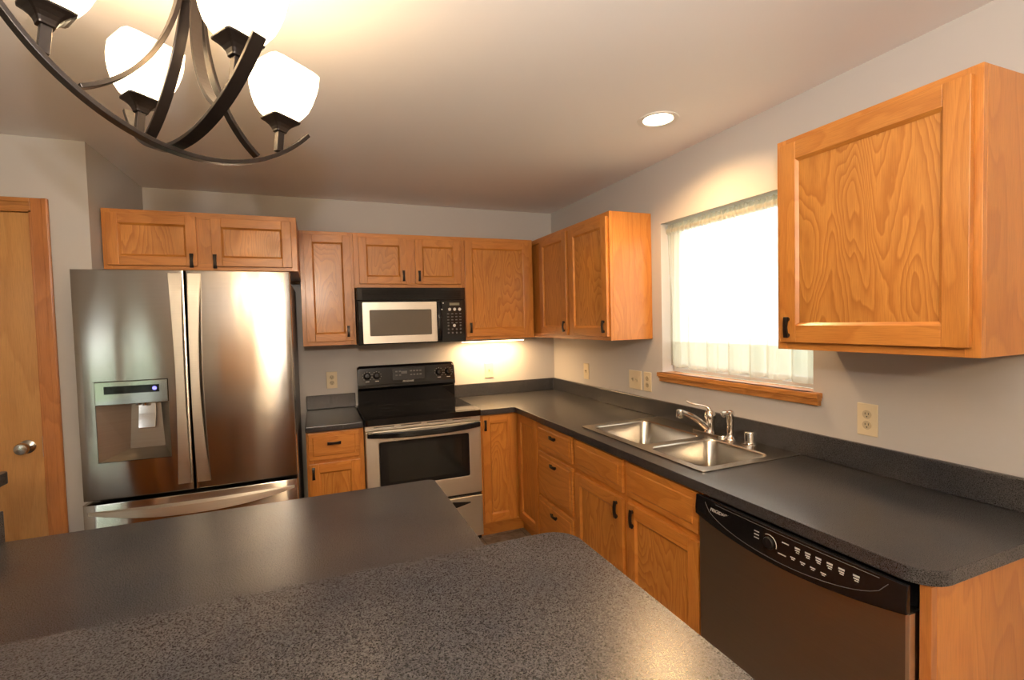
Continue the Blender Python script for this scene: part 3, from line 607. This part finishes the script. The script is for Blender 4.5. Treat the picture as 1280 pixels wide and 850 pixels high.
# ------------------------------------------------------------------ microwave
MX0, MX1, MY = -1.6655, -0.9135, -0.402
t = thing('microwave', 'black over-the-range microwave with a stainless door frame', 'microwave', (-1.29, -0.2, 1.38))
link('case', box(BM(), MX0, MX1, MY+0.028, -0.006, 1.383, 1.772), BLACK, t, bevel=0.003)
b = BM(); box(b, MX0, MX1, MY+0.004, MY+0.0275, 1.686, 1.772)
for i in range(7): box(b, MX0+0.035, MX1-0.035, MY-0.001, MY+0.0045, 1.694+0.0095*i, 1.700+0.0095*i)
link('vent_grille', b, BLACKG, t, bevel=0.0015)
b = BM(); box(b, MX0+0.002, -1.095, MY, MY+0.0275, 1.384, 1.684); md = link('door', b, BLACKG, t, bevel=0.004)
b = BM(); plate(b, rrect(-1.634, -1.128, 1.392, 1.672, 0.006), [rrect(-1.590, -1.166, 1.442, 1.620, 0.008)], MY-0.010, MY-0.0002, XZ); link('door_frame', b, STEELR, md, bevel=0.003)
link('window', box(BM(), -1.5895, -1.1665, MY-0.005, MY-0.0002, 1.4425, 1.6195), MWG, md)
b = BM(); pts = [(-1.112, MY-0.010-0.028*(1-abs(-1+2*i/16)**2.4), 1.534+0.135*(-1+2*i/16)) for i in range(17)]; sweep(b, pts, (1, 0, 0), 0.020, 0.014)
for s in (-1, 1): box(b, -1.122, -1.102, MY-0.014, MY-0.0002, 1.534+s*0.128-0.010, 1.534+s*0.128+0.010)
link('handle', b, BLACKG, md, bevel=0.004, seg=3)
b = BM(); box(b, -1.092, MX1-0.001, MY+0.001, MY+0.0275, 1.384, 1.684); pn = link('control_panel', b, BLACKG, t, bevel=0.003)
link('clock_display', box(BM(), -1.032, -0.958, MY-0.0004, MY+0.002, 1.645, 1.664), LCD, pn)
for x, z, r in ((-1.032, 1.617, .011), (-.995, 1.617, .011), (-.958, 1.617, .011), (-1.088, 1.617, .005), (-1.000, 1.500, .011), (-1.078, 1.662, .005)): link('button', cyl(BM(), (x, MY-0.0006, z), (x, MY+0.002, z), r, None, 18), MARK, pn)
b = BM()
for j in range(4):
    for i in range(4): x, z = -1.044+0.030*i, 1.585-0.022*j; box(b, x-0.007, x+0.007, MY-0.0004, MY+0.002, z-0.003, z+0.003)
for j, c in ((0, (0, 3)), (1, (0, 1, 2, 3)), (2, (0, 1, 2, 3))):
    for i in c: x, z = -1.044+0.030*i, 1.500-0.026*j; cyl(b, (x, MY-0.0004, z), (x, MY+0.002, z), 0.0065, None, 12)
link('keypad_print', b, MARKD, pn)

# ------------------------------------------------------------------ fridge
t = thing('refrigerator', 'large stainless french-door refrigerator with a water dispenser', 'refrigerator', (-2.49, -0.5, 0))
FX0, FX1, FS = -2.946, -2.044, -2.503
link('cabinet_body', box(BM(), -2.922, -2.052, -0.930, -0.040, 0.03, 1.772), GREYS, t, bevel=0.006)
for x in (-2.92, -2.18): link('hinge_cover', box(BM(), x, x+0.12, -1.00, -0.90, 1.7725, 1.790), GREYS, t, bevel=0.004)
FXC, FHW = (FX0+FX1)/2, (FX1-FX0)/2
def bow(x): s = (x-FXC)/FHW; return -1.030 - 0.017*(1-s*s)
def curved(bm, x0, x1, z0, z1, yb, hole=None, off=0.0, rim=0.006, n=18):
    """door slab with a bowed front, rounded long edges, optional rectangular hole (x0,x1,z0,z1)"""
    xs = [x0, x0+rim*0.3, x0+rim] + [x0+rim+(x1-x0-2*rim)*i/n for i in range(1, n)] + [x1-rim, x1-rim*0.3, x1]
    zs = [z0, z0+rim*0.3, z0+rim, z1-rim, z1-rim*0.3, z1]
    if hole: xs = sorted(xs + [hole[0], hole[1]]); zs = sorted(zs + [hole[2], hole[3]])
    def dep(x, z):
        e = min(x-x0, x1-x, z-z0, z1-z); return bow(x) + off + (0 if e >= rim*0.99 else (0.0015 if e > 0.0001 else rim))
    V = {(i, j): bm.verts.new((x, dep(x, z), z)) for i, x in enumerate(xs) for j, z in enumerate(zs)}
    for i in range(len(xs)-1):
        for j in range(len(zs)-1):
            xm, zm_ = (xs[i]+xs[i+1])/2, (zs[j]+zs[j+1])/2
            if hole and hole[0] < xm < hole[1] and hole[2] < zm_ < hole[3]: continue
            bm.faces.new((V[i, j], V[i+1, j], V[i+1, j+1], V[i, j+1]))
    I, J = len(xs)-1, len(zs)-1
    bd = [(i, 0) for i in range(I)] + [(I, j) for j in range(J)] + [(i, J) for i in range(I, 0, -1)] + [(0, j) for j in range(J, 0, -1)]
    bk = [bm.verts.new((V[k].co.x, yb, V[k].co.z)) for k in bd]
    for q in range(len(bd)): a, c = q, (q+1) % len(bd); bm.faces.new((V[bd[a]], V[bd[c]], bk[c], bk[a]))
    bm.faces.new(bk); return bm
DH = (-2.880, -2.592, 0.912, 1.290)     # dispenser opening
d1 = link('fridge_door', curved(BM(), FX0, FS-0.004, 0.740, 1.806, -0.936, DH), STEEL, t, smooth=True)
d2 = link('fridge_door', curved(BM(), FS+0.004, FX1, 0.740, 1.806, -0.936), STEEL, t, smooth=True)
link('door_gasket', box(BM(), -2.915, -2.06, -0.9355, -0.9305, 0.745, 1.765), DARKV, t)
d3 = link('freezer_drawer', curved(BM(), FX0-0.004, FX1-0.004, 0.060, 0.722, -0.936), STEEL, t, smooth=True)
link('kick_grille', box(BM(), -2.915, -2.065, -0.92, -0.90, 0.0, 0.055), GREYS, t)
for dd, xe, sg in ((d1, FS-0.012, -1), (d2, FS+0.012, 1)):
    b = BM(); N = 26; prev = None
    for i in range(N+1):
        s = -1+2*i/N; z = 1.283+s*0.508; wd = 0.036+0.020*abs(s)**1.8; xi = xe+sg*wd; lift = 0.004+0.040*(1-abs(s)**2.2)
        y0, y1 = bow(xe)+0.001, bow(xi)+0.001
        r = [b.verts.new(p) for p in ((xe, y0-lift+0.010 if abs(s) < .97 else y0, z), (xe, y0-lift-0.004, z), (xi, y1-lift-0.004, z), (xi, y1-lift+0.010 if abs(s) < .97 else y1, z))]
        if prev:
            for j in range(4): b.faces.new((prev[j], prev[(j+1) % 4], r[(j+1) % 4], r[j]))
        else: b.faces.new(r[::-1])
        prev = r
    b.faces.new(prev); link('handle', b, STEELR, dd, bevel=0.002)
# freezer handle: a long bowed lip
b = BM(); prev = None; N = 28
for i in range(N+1):
    s = -1+2*i/N; x = FXC+s*(FHW-0.018); k = 1-abs(s)**2.2; y = bow(x)+0.0005; zt = 0.690-0.004*k; zb_ = zt-0.014-0.034*k; o_ = 0.004+0.042*k
    r = [b.verts.new(p) for p in ((x, y, zt), (x, y-o_, zt-0.002), (x, y-o_-0.002, zb_), (x, y-o_+0.010*k, zb_), (x, y-o_+0.012*k, zt-0.012), (x, y, zt-0.014))]
    if prev:
        for j in range(6): b.faces.new((prev[j], prev[(j+1) % 6], r[(j+1) % 6], r[j]))
    else: b.faces.new(r[::-1])
    prev = r
b.faces.new(prev); link('handle', b, STEELR, d3, bevel=0.0015)
# dispenser: upper control plate and open niche below
h0, h1, hz0, hz1 = DH; zc_ = 1.180
b = BM(); N = 10; prev = None
for i in range(N+1):
    x = h0+0.002+(h1-h0-0.004)*i/N; y = bow(x)
    r = [b.verts.new(p) for p in ((x, y-0.006, zc_), (x, y-0.006, hz1-0.003), (x, y+0.03, hz1-0.003), (x, y+0.05, zc_))]
    if prev:
        for j in range(4): b.faces.new((prev[j], prev[(j+1) % 4], r[(j+1) % 4], r[j]))
    else: b.faces.new(r[::-1])
    prev = r
b.faces.new(prev); dc = link('dispenser_panel', b, steel('polished_stainless', (0.62, 0.62, 0.58), 0.12, 0, (3, 3, 3)), d1, bevel=0.002)
b = BM(); prev = None
for i in range(9):
    x = -2.842+(0.215)*i/8; y = bow(x)-0.0065
    r = [b.verts.new(p) for p in ((x, y-0.001, 1.230), (x, y-0.001, 1.266), (x, y+0.003, 1.266), (x, y+0.003, 1.230))]
    if prev:
        for j in range(4): b.faces.new((prev[j], prev[(j+1) % 4], r[(j+1) % 4], r[j]))
    else: b.faces.new(r[::-1])
    prev = r
b.faces.new(prev); link('display', b, BLACKG, dc)
b = BM(); y = bow(-2.645)-0.0082; cyl(b, (-2.645, y, 1.248), (-2.645, y+0.003, 1.248), 0.009, None, 16); link('indicator_light', b, BLUE, dc, label='small blue indicator light')
b = BM(); yf = bow(h0)+0.002; yb = yf+0.078
A = [(h0+0.001, hz0+0.001), (h1-0.001, hz0+0.001), (h1-0.001, zc_), (h0+0.001, zc_)]; I_ = [(h0+0.10, hz0+0.040), (h1-0.045, hz0+0.040), (h1-0.055, zc_), (h0+0.115, zc_)]
fv = [b.verts.new((x, bow(x)+0.002, z)) for x, z in A]; bv = [b.verts.new((x, yb, z)) for x, z in I_]
for i in range(4): b.faces.new((fv[i], fv[(i+1) % 4], bv[(i+1) % 4], bv[i]))
b.faces.new(bv); ni = link('dispenser_niche', b, steel('niche_metal', (0.40, 0.36, 0.31), 0.38, 0, (3, 3, 200)), d1)
ni.modifiers.new('gauge', 'SOLIDIFY').thickness = 0.002
b = BM(); sweep(b, [(-2.700, yb-0.010, 1.175), (-2.700, yb-0.018, 1.120), (-2.702, yb-0.030, 1.050)], (1, 0, 0), [0.072, 0.072, 0.070], 0.006); link('paddle', b, CHROME, ni, bevel=0.003)
b = BM(); cyl(b, (-2.702, yb-0.030, 1.1795), (-2.702, yb-0.030, 1.160), 0.016, 0.012, 16); cyl(b, (-2.735, yb-0.030, 1.1795), (-2.735, yb-0.030, 1.165), 0.010, 0.009, 14); link('spout', b, CHROME, ni)
# maker's badge, upper right of the right door
b = BM(); xe = -2.128; y = bow(xe)-0.0005; lathe(b, (xe, y+0.001, 1.748), (0, -1, 0.0), [(0.013, 0), (0.013, 0.0014), (0.0108, 0.0014), (0.0108, 0)], 28, cap=False); link('badge', b, CHROME, d2)
text('brand_lettering', 'LG', 0.026, (-2.092, bow(-2.092)-0.0008, 1.748), 'y', CHROME, d2)

# ------------------------------------------------------------------ island and raised bar
IX0, IX1, IY0, IY1 = -2.895, -1.523, -2.965, -1.955
t = thing('island_cabinet', 'oak island cabinet beneath the lower charcoal counter', 'cabinet', (-2.2, -2.4, 0))
link('carcass', box(BM(), IX0+0.012, IX1-0.030, IY0+0.002, IY1-0.060, 0.10, BT), OAKV, t, bevel=0.002)
link('toe_kick', box(BM(), IX0+0.012, IX1-0.060, IY0+0.002, IY1-0.110, 0, 0.0995), OAKH, t)
for i in range(3):
    a = IX0+0.03+0.445*i; b = BM()
    for q in ((a, a+0.42, 0.12, 0.86),):
        box(b, q[0], q[1], IY1-0.0595, IY1-0.040, q[2], q[3])
        box(b, q[0]+0.05, q[1]-0.05, IY1-0.0405, IY1-0.036, q[2]+0.05, q[3]-0.05)
    link('door', b, OAKV, t, bevel=0.003)
t = thing('countertop', 'lower charcoal laminate island counter in front of the fridge', 'countertop', (-2.2, -2.4, 0.876))
b = BM(); plate(b, [(IX0, IY1)] + [(IX1-0.03+0.03*math.sin(PI/2*i/6), IY1-0.03+0.03*math.cos(PI/2*i/6)) for i in range(7)] + [(IX1, IY0), (IX0, IY0)], [], 0.876, CT, XY)
link('slab', b, LAM, t, bevel=0.006, seg=3)
link('backsplash', box(BM(), -2.806, -2.787, IY0+0.001, -1.957, CT+0.0003, 1.007), LAM, t, bevel=0.003)
WZ = 1.028
t = thing('pony_wall', 'low oak-clad half wall carrying the raised charcoal bar', 'half wall', (-2.2, -3.05, 0))
b = BM(); plate(b, [(-3.06, -1.76), (-2.898, -1.76), (-2.898, IY0-0.002), (IX1+0.03, IY0-0.002), (IX1+0.03, -3.13), (-3.06, -3.13)], [], 0, WZ, XY)
link('core', b, OAKV, t, bevel=0.002)
b = BM()
box(b, -3.06, IX1+0.03, -3.142, -3.1305, 0, 0.09); link('baseboard', b, OAKH, t, bevel=0.002)
t = thing('bar_top', 'raised charcoal laminate bar top in the foreground', 'countertop', (-2.2, -3.1, WZ))
BX, BY = -1.436, -2.884; rc = 0.060
def fil(cx, cy, r, a0, a1, n=8): return [(cx+r*math.cos(a0+(a1-a0)*i/n), cy+r*math.sin(a0+(a1-a0)*i/n)) for i in range(n+1)]
out = fil(BX-rc, BY-rc, rc, 0, PI/2) + [(-2.885, BY)] + fil(-2.885-0.02, -1.700-0.02, 0.02, 0, PI/2, 4) + [(-3.34, -1.700), (-3.34, -3.42)] + [(BX-rc, -3.42)] + fil(BX-rc, -3.42+rc, rc, -PI/2, 0)
b = BM(); plate(b, out, [], WZ+0.0005, 1.067, XY); link('slab', b, LAM, t, bevel=0.006, seg=3)

# ------------------------------------------------------------------ wall plates
def wall_plate(face, u, z, kind, label):
    nm = 'power_outlet' if kind == 'outlet' else 'light_switch'
    t = thing(nm, label, 'outlet' if kind == 'outlet' else 'switch', mp(face, 0, u, z, 0.0), 'ivory wall plates')
    hw = 0.037 if kind != 'double' else 0.066; b = BM(); fb(b, face, 0, u-hw, u+hw, z-0.061, z+0.061, 0.0004, 0.006); pl = link('plate', b, IVORY, t, bevel=0.003)
    out = Vector(mp(face, 0, 0, 0, 1)) - Vector(mp(face, 0, 0, 0, 0))
    if kind == 'outlet':
        for dz in (-0.020, 0.020):
            b = BM(); c = Vector(mp(face, 0, u, z+dz, 0.0055)); cyl(b, c, c+out*0.0022, 0.0165, None, 24); r = link('receptacle', b, IVORYD, t)
            b = BM()
            for du, w_, h_ in ((-0.006, 0.0025, 0.008), (0.006, 0.0025, 0.008)): fb(b, face, 0, u+du-w_/2, u+du+w_/2, z+dz+0.003-h_/2, z+dz+0.003+h_/2, 0.0076, 0.0080)
            c = Vector(mp(face, 0, u, z+dz-0.008, 0.0076)); cyl(b, c, c+out*0.0004, 0.0026, None, 10); link('slots', b, DARKV, r)
    else:
        for du in ((0,) if kind == 'single' else (-0.023, 0.023)):
            b = BM(); fb(b, face, 0, u+du-0.006, u+du+0.006, z-0.012, z+0.012, 0.0058, 0.0075); fb(b, face, 0, u+du-0.004, u+du+0.004, z+0.0, z+0.010, 0.0075, 0.016); link('toggle', b, IVORYD, t, bevel=0.0012)
    return t
wall_plate('y', -1.834, 1.121, 'outlet', 'ivory outlet on the back wall between fridge and range')
wall_plate('y', -0.608, 1.117, 'single', 'ivory switch plate on the bright wall below the undercabinet light')
wall_plate('x', -0.552, 1.118, 'single', 'ivory switch plate on the right wall nearest the room corner')
wall_plate('x', -1.173, 1.116, 'double', 'double ivory switch plate just left of the window')
wall_plate('x', -1.301, 1.116, 'outlet', 'ivory outlet between the double switch and the window sill')
wall_plate('x', -2.614, 1.111, 'outlet', 'ivory outlet below the large cabinet right of the window')

# ------------------------------------------------------------------ curtain
t = thing('curtain', 'sheer ivory curtain gathered on a rod in the window', 'curtain', (0.045, -1.918, 2.05))
b = BM(); cyl(b, (0.045, WY0+0.001, 2.026), (0.045, WY1-0.001, 2.026), 0.006, None, 12); link('curtain_rod', b, WHITE, t)
NY, rows = 260, []
zrows = [2.066, 2.052, 2.040, 2.034, 2.018, 2.010, 2.000, 1.985, 1.95, 1.85, 1.7, 1.55, 1.45, 1.385, 1.376, 1.374, 1.32, 1.27, 1.228]
b = BM()
for j, z in enumerate(zrows):
    row = []
    for i in range(NY+1):
        s = i/NY; y = WY1-0.004+(WY0-WY1+0.008)*s; d = (2.02-z)/0.8
        small = math.sin(s*2*PI*31+1.3*math.sin(s*23))*0.5+math.sin(s*2*PI*47+2)*0.3
        big = math.sin(s*2*PI*7.3+0.8*math.sin(s*9)+0.5)*0.7+math.sin(s*2*PI*13.1+1)*0.3
        f = max(0, min(1, d*1.6))
        x = 0.045 + (0.0105*small*(1-f)+0.0016*small*f) + big*0.026*f
        if 2.011 < z < 2.045: x = 0.045 + (-0.0085 if z > 2.0 else 0) + 0.002*small
        if z > 2.05: z_ = z + 0.004*math.sin(s*190)
        elif z < 1.24: z_ = z + 0.010*math.sin(s*2*PI*7.3)*0.6 - 0.012*s
        else: z_ = z
        row.append(b.verts.new((x, y, min(z_, WZ1-0.001))))
    rows.append(row)
for a, c in zip(rows, rows[1:]):
    for i in range(NY): b.faces.new((a[i], a[i+1], c[i+1], c[i]))
cl = link('cloth', b, CURT, t); 
for p in cl.data.polygons: p.use_smooth = True
b = BM(); hr = rows = []
for z in (1.3755, 1.32, 1.27, 1.2285):
    row = []
    for i in range(NY+1):
        s = i/NY; y = WY1-0.004+(WY0-WY1+0.008)*s; d = (2.02-z)/0.8; small = math.sin(s*2*PI*31+1.3*math.sin(s*23))*0.5+math.sin(s*2*PI*47+2)*0.3
        big = math.sin(s*2*PI*7.3+0.8*math.sin(s*9)+0.5)*0.7+math.sin(s*2*PI*13.1+1)*0.3; f = max(0, min(1, d*1.6))
        row.append(b.verts.new((0.045+0.0105*small*(1-f)+0.0016*small*f+big*0.026*f+0.0025, y, z+(0.006*math.sin(s*2*PI*7.3)-0.012*s if z < 1.24 else 0))))
    rows.append(row)
for a, c in zip(rows, rows[1:]):
    for i in range(NY): b.faces.new((a[i], a[i+1], c[i+1], c[i]))
hm = link('hem', b, CURT, t)
for p in hm.data.polygons: p.use_smooth = True

# ------------------------------------------------------------------ lights
def lamp(name, kind, energy, loc, parent=None, **kw):
    l = bpy.data.lights.new(name, kind); l.energy = energy; l.color = kw.pop('color', WARM)
    for k_, v in kw.items(): setattr(l, k_, v)
    o = bpy.data.objects.new(name, l); C.objects.link(o)
    if parent is not None: o.parent = parent; o.matrix_local = ROOTS[parent.name].inverted() @ Matrix.Translation(Vector(loc))
    else: o.location = loc
    return o
LENS = emis('lit_lamp_lens', (1.0, 0.80, 0.52), 14.0); REFL = plain('can_reflector', (0.85, 0.80, 0.70), 0.3)
def can(x, y, label, en=CAN):
    t = thing('recessed_light', label, 'ceiling light', (x, y, H), 'recessed ceiling lights')
    b = BM(); lathe(b, (x, y, H-0.0005), (0, 0, -1), [(0.094, 0), (0.093, 0.003), (0.086, 0.005), (0.070, 0.002), (0.070, 0)], 40, cap=False); link('trim_ring', b, WHITE, t, smooth=True)
    b = BM(); lathe(b, (x, y, H-0.002), (0, 0, 1), [(0.069, 0), (0.066, 0.05), (0.055, 0.10), (0.002, 0.101)], 40, cap=False); link('housing', b, REFL, t, smooth=True)
    b = BM(); lathe(b, (x, y, H+0.001), (0, 0, 1), [(0.002, 0.0), (0.048, 0.001), (0.0635, 0.012), (0.060, 0.02), (0.002, 0.021)], 32); link('lamp_lens', b, LENS, t, smooth=True)
    lamp('can_lamp', 'SPOT', en, (x, y, H-0.006), t, spot_size=math.radians(150), spot_blend=0.6, shadow_soft_size=0.06)
can(-0.408, -1.935, 'round recessed ceiling light glowing above the window end of the counter')
# added pendant, unseen behind the camera, that fills the kitchen with light
t = thing('fill_pendant', 'added white glass bowl pendant behind the viewer giving fill light', 'added fill lamp', (-2.05, -5.3, 2.0))
b = BM(); cyl(b, (-2.05, -5.3, 2.12), (-2.05, -5.3, H-0.02), 0.006, None, 10); link('stem', b, BRONZE, t)
b = BM(); lathe(b, (-2.05, -5.3, H-0.001), (0, 0, -1), [(0.065, 0), (0.062, 0.012), (0.02, 0.028)], 28); link('canopy', b, BRONZE, t, smooth=True)
b = BM(); lathe(b, (-2.05, -5.3, 1.96), (0, 0, 1), [(0.002, 0), (0.07, 0.012), (0.13, 0.05), (0.165, 0.11), (0.175, 0.16)], 40, cap=False); link('glass_bowl', b, SHADE, t, smooth=True)
lamp('fill_pendant_lamp', 'POINT', FILL_PENDANT, (-2.05, -5.3, 2.07), t, shadow_soft_size=0.12, color=(1.0, 0.77, 0.53))
# strip below the wide cabinet
t = thing('undercabinet_light', 'slim lit strip lamp under the cabinet right of the microwave', 'lamp', (-0.55, -0.10, UB))
link('housing', box(BM(), -0.868, -0.348, -0.170, -0.080, UB-0.020, UB-0.0005), WHITE, t, bevel=0.003)
link('diffuser', box(BM(), -0.858, -0.358, -0.166, -0.084, UB-0.027, UB-0.0205), emis('lit_strip', (1.0, 0.78, 0.45), 9.0), t, bevel=0.002)
l = lamp('strip_lamp', 'AREA', STRIP*0.35, (-0.608, -0.125, UB-0.029), t, shape='RECTANGLE', size=0.48, size_y=0.06)

# chandelier: two crossed bowed bars, four cups and glass shades, hung slightly askew
tx, ty, th = -0.0503, 0.1059, 0.6116
CM = Matrix.Translation((-2.197, -2.497, 1.931)) @ Matrix.Rotation(tx, 4, 'X') @ Matrix.Rotation(ty, 4, 'Y') @ Matrix.Rotation(th, 4, 'Z')
t = thing('chandelier', 'dark bronze four-arm chandelier with glowing square glass shades', 'chandelier', mat=CM)
RC, FT, FSP, HS, FH = 0.383, 0.942, 0.650, 0.050, 0.480
def arcp(k, phi, h=0.0):
    a = k*PI/2; r = RC*math.sin(phi); return Vector((r*math.cos(a), r*math.sin(a), RC*(1-math.cos(phi))+h))
def W(v): return CM @ Vector(v)
for k in (0, 1):
    b = BM(); dz = -0.012 if k == 0 else 0.004; a = k*PI/2
    sweep(b, [W(arcp(k, FT*(-1+2*i/40), dz*(1-(-1+2*i/40)**2)**2)) for i in range(41)], (CM.to_3x3() @ Vector((-math.sin(a), math.cos(a), 0))), 0.026, 0.010)
    link('bowed_bar', b, BRONZE, t, bevel=0.0012)
HT = 0.385
for k in range(4):
    a = k*PI/2; rd = Vector((math.cos(a), math.sin(a), 0)); e = arcp(k, FH); r1 = RC*math.sin(FH); T1 = math.radians(68); pts = []
    for i in range(25):
        s = T1*i/24; pts.append(W(rd*(0.022+(r1-0.022)*(1-math.cos(s))/(1-math.cos(T1))) + Vector((0, 0, HT-(HT-e.z-0.004)*math.sin(s)/math.sin(T1)))))
    b = BM(); sweep(b, pts, CM.to_3x3() @ Vector((-math.sin(a), math.cos(a), 0)), 0.023, 0.009); link('hanging_arm', b, BRONZE, t, bevel=0.0012)
def sq(hw, p, n=32):
    out = []
    for i in range(n):
        q = 2*PI*i/n; c, s = math.cos(q), math.sin(q); r = hw/((abs(c)**p+abs(s)**p)**(1/p)); out.append((r*c, r*s))
    return out
def loft(bm, base, rot, secs, p, capb=True, capt=True):
    prev = None
    for hw, z, pp in secs:
        vs = [bm.verts.new(W(base + rot @ Vector((x, y, z)))) for x, y in sq(hw, pp)]
        if prev:
            for i in range(len(vs)): bm.faces.new((prev[i], prev[(i+1) % len(vs)], vs[(i+1) % len(vs)], vs[i]))
        elif capb: bm.faces.new(vs[::-1])
        prev = vs
    if capt: bm.faces.new(prev)
for k in range(4):
    rot = Matrix.Rotation(k*PI/2, 3, 'Z'); e = arcp(k, FSP)
    b = BM(); sweep(b, [W(e + Vector((0, 0, z))) for z in (0.004, 0.03, HS+0.012)], CM.to_3x3() @ (rot @ Vector((0, 1, 0))), 0.017, 0.017); link('stem', b, BRONZE, t, bevel=0.001)
    b0 = e + Vector((0, 0, HS+0.006))
    b = BM(); loft(b, b0, rot, [(0.0135, 0, 8), (0.0145, 0.004, 8), (0.0175, 0.011, 8), (0.0225, 0.018, 9), (0.0300, 0.025, 10), (0.0375, 0.030, 10), (0.0385, 0.034, 10)], 8); cup = link('cup', b, BRONZE, t, bevel=0.001)
    b = BM(); loft(b, b0 + Vector((0, 0, 0.0345)), rot, [(0.032, 0.0, 4), (0.045, 0.014, 4), (0.057, 0.034, 4), (0.064, 0.058, 4.5), (0.0685, 0.082, 5), (0.0697, 0.102, 6), (0.0690, 0.120, 7), (0.0680, 0.133, 8)], 4, True, False)
    sh = link('glass_shade', b, SHADE, t, smooth=True)
    c = b0 + Vector((0, 0, 0.105))
    b = BM(); lathe(b, W(b0 + Vector((0, 0, 0.0355))), CM.to_3x3() @ Vector((0, 0, 1)), [(0.013, 0), (0.013, 0.02), (0.018, 0.035), (0.024, 0.055), (0.020, 0.075), (0.004, 0.085)], 16); link('bulb', b, emis('lit_bulb', (1, 0.8, 0.5), 20.0), sh, smooth=True)
    lamp('bulb_lamp', 'POINT', BULB, W(b0 + Vector((0, 0, 0.132))), t, shadow_soft_size=0.012)
b = BM(); lathe(b, W((0, 0, HT-0.03)), CM.to_3x3() @ Vector((0, 0, 1)), [(0.016, 0), (0.036, 0.008), (0.040, 0.02), (0.038, 0.036), (0.020, 0.044), (0.009, 0.048), (0.009, 0.10), (0.009, 0.118)], 24); link('hub', b, BRONZE, t, smooth=True)
p = W((0, 0, HT+0.08)); b = BM(); lathe(b, (p.x, p.y, H-0.001), (0, 0, -1), [(0.062, 0), (0.062, 0.008), (0.048, 0.018), (0.014, 0.026), (0.010, 0.040)], 28); link('canopy', b, BRONZE, t, smooth=True)
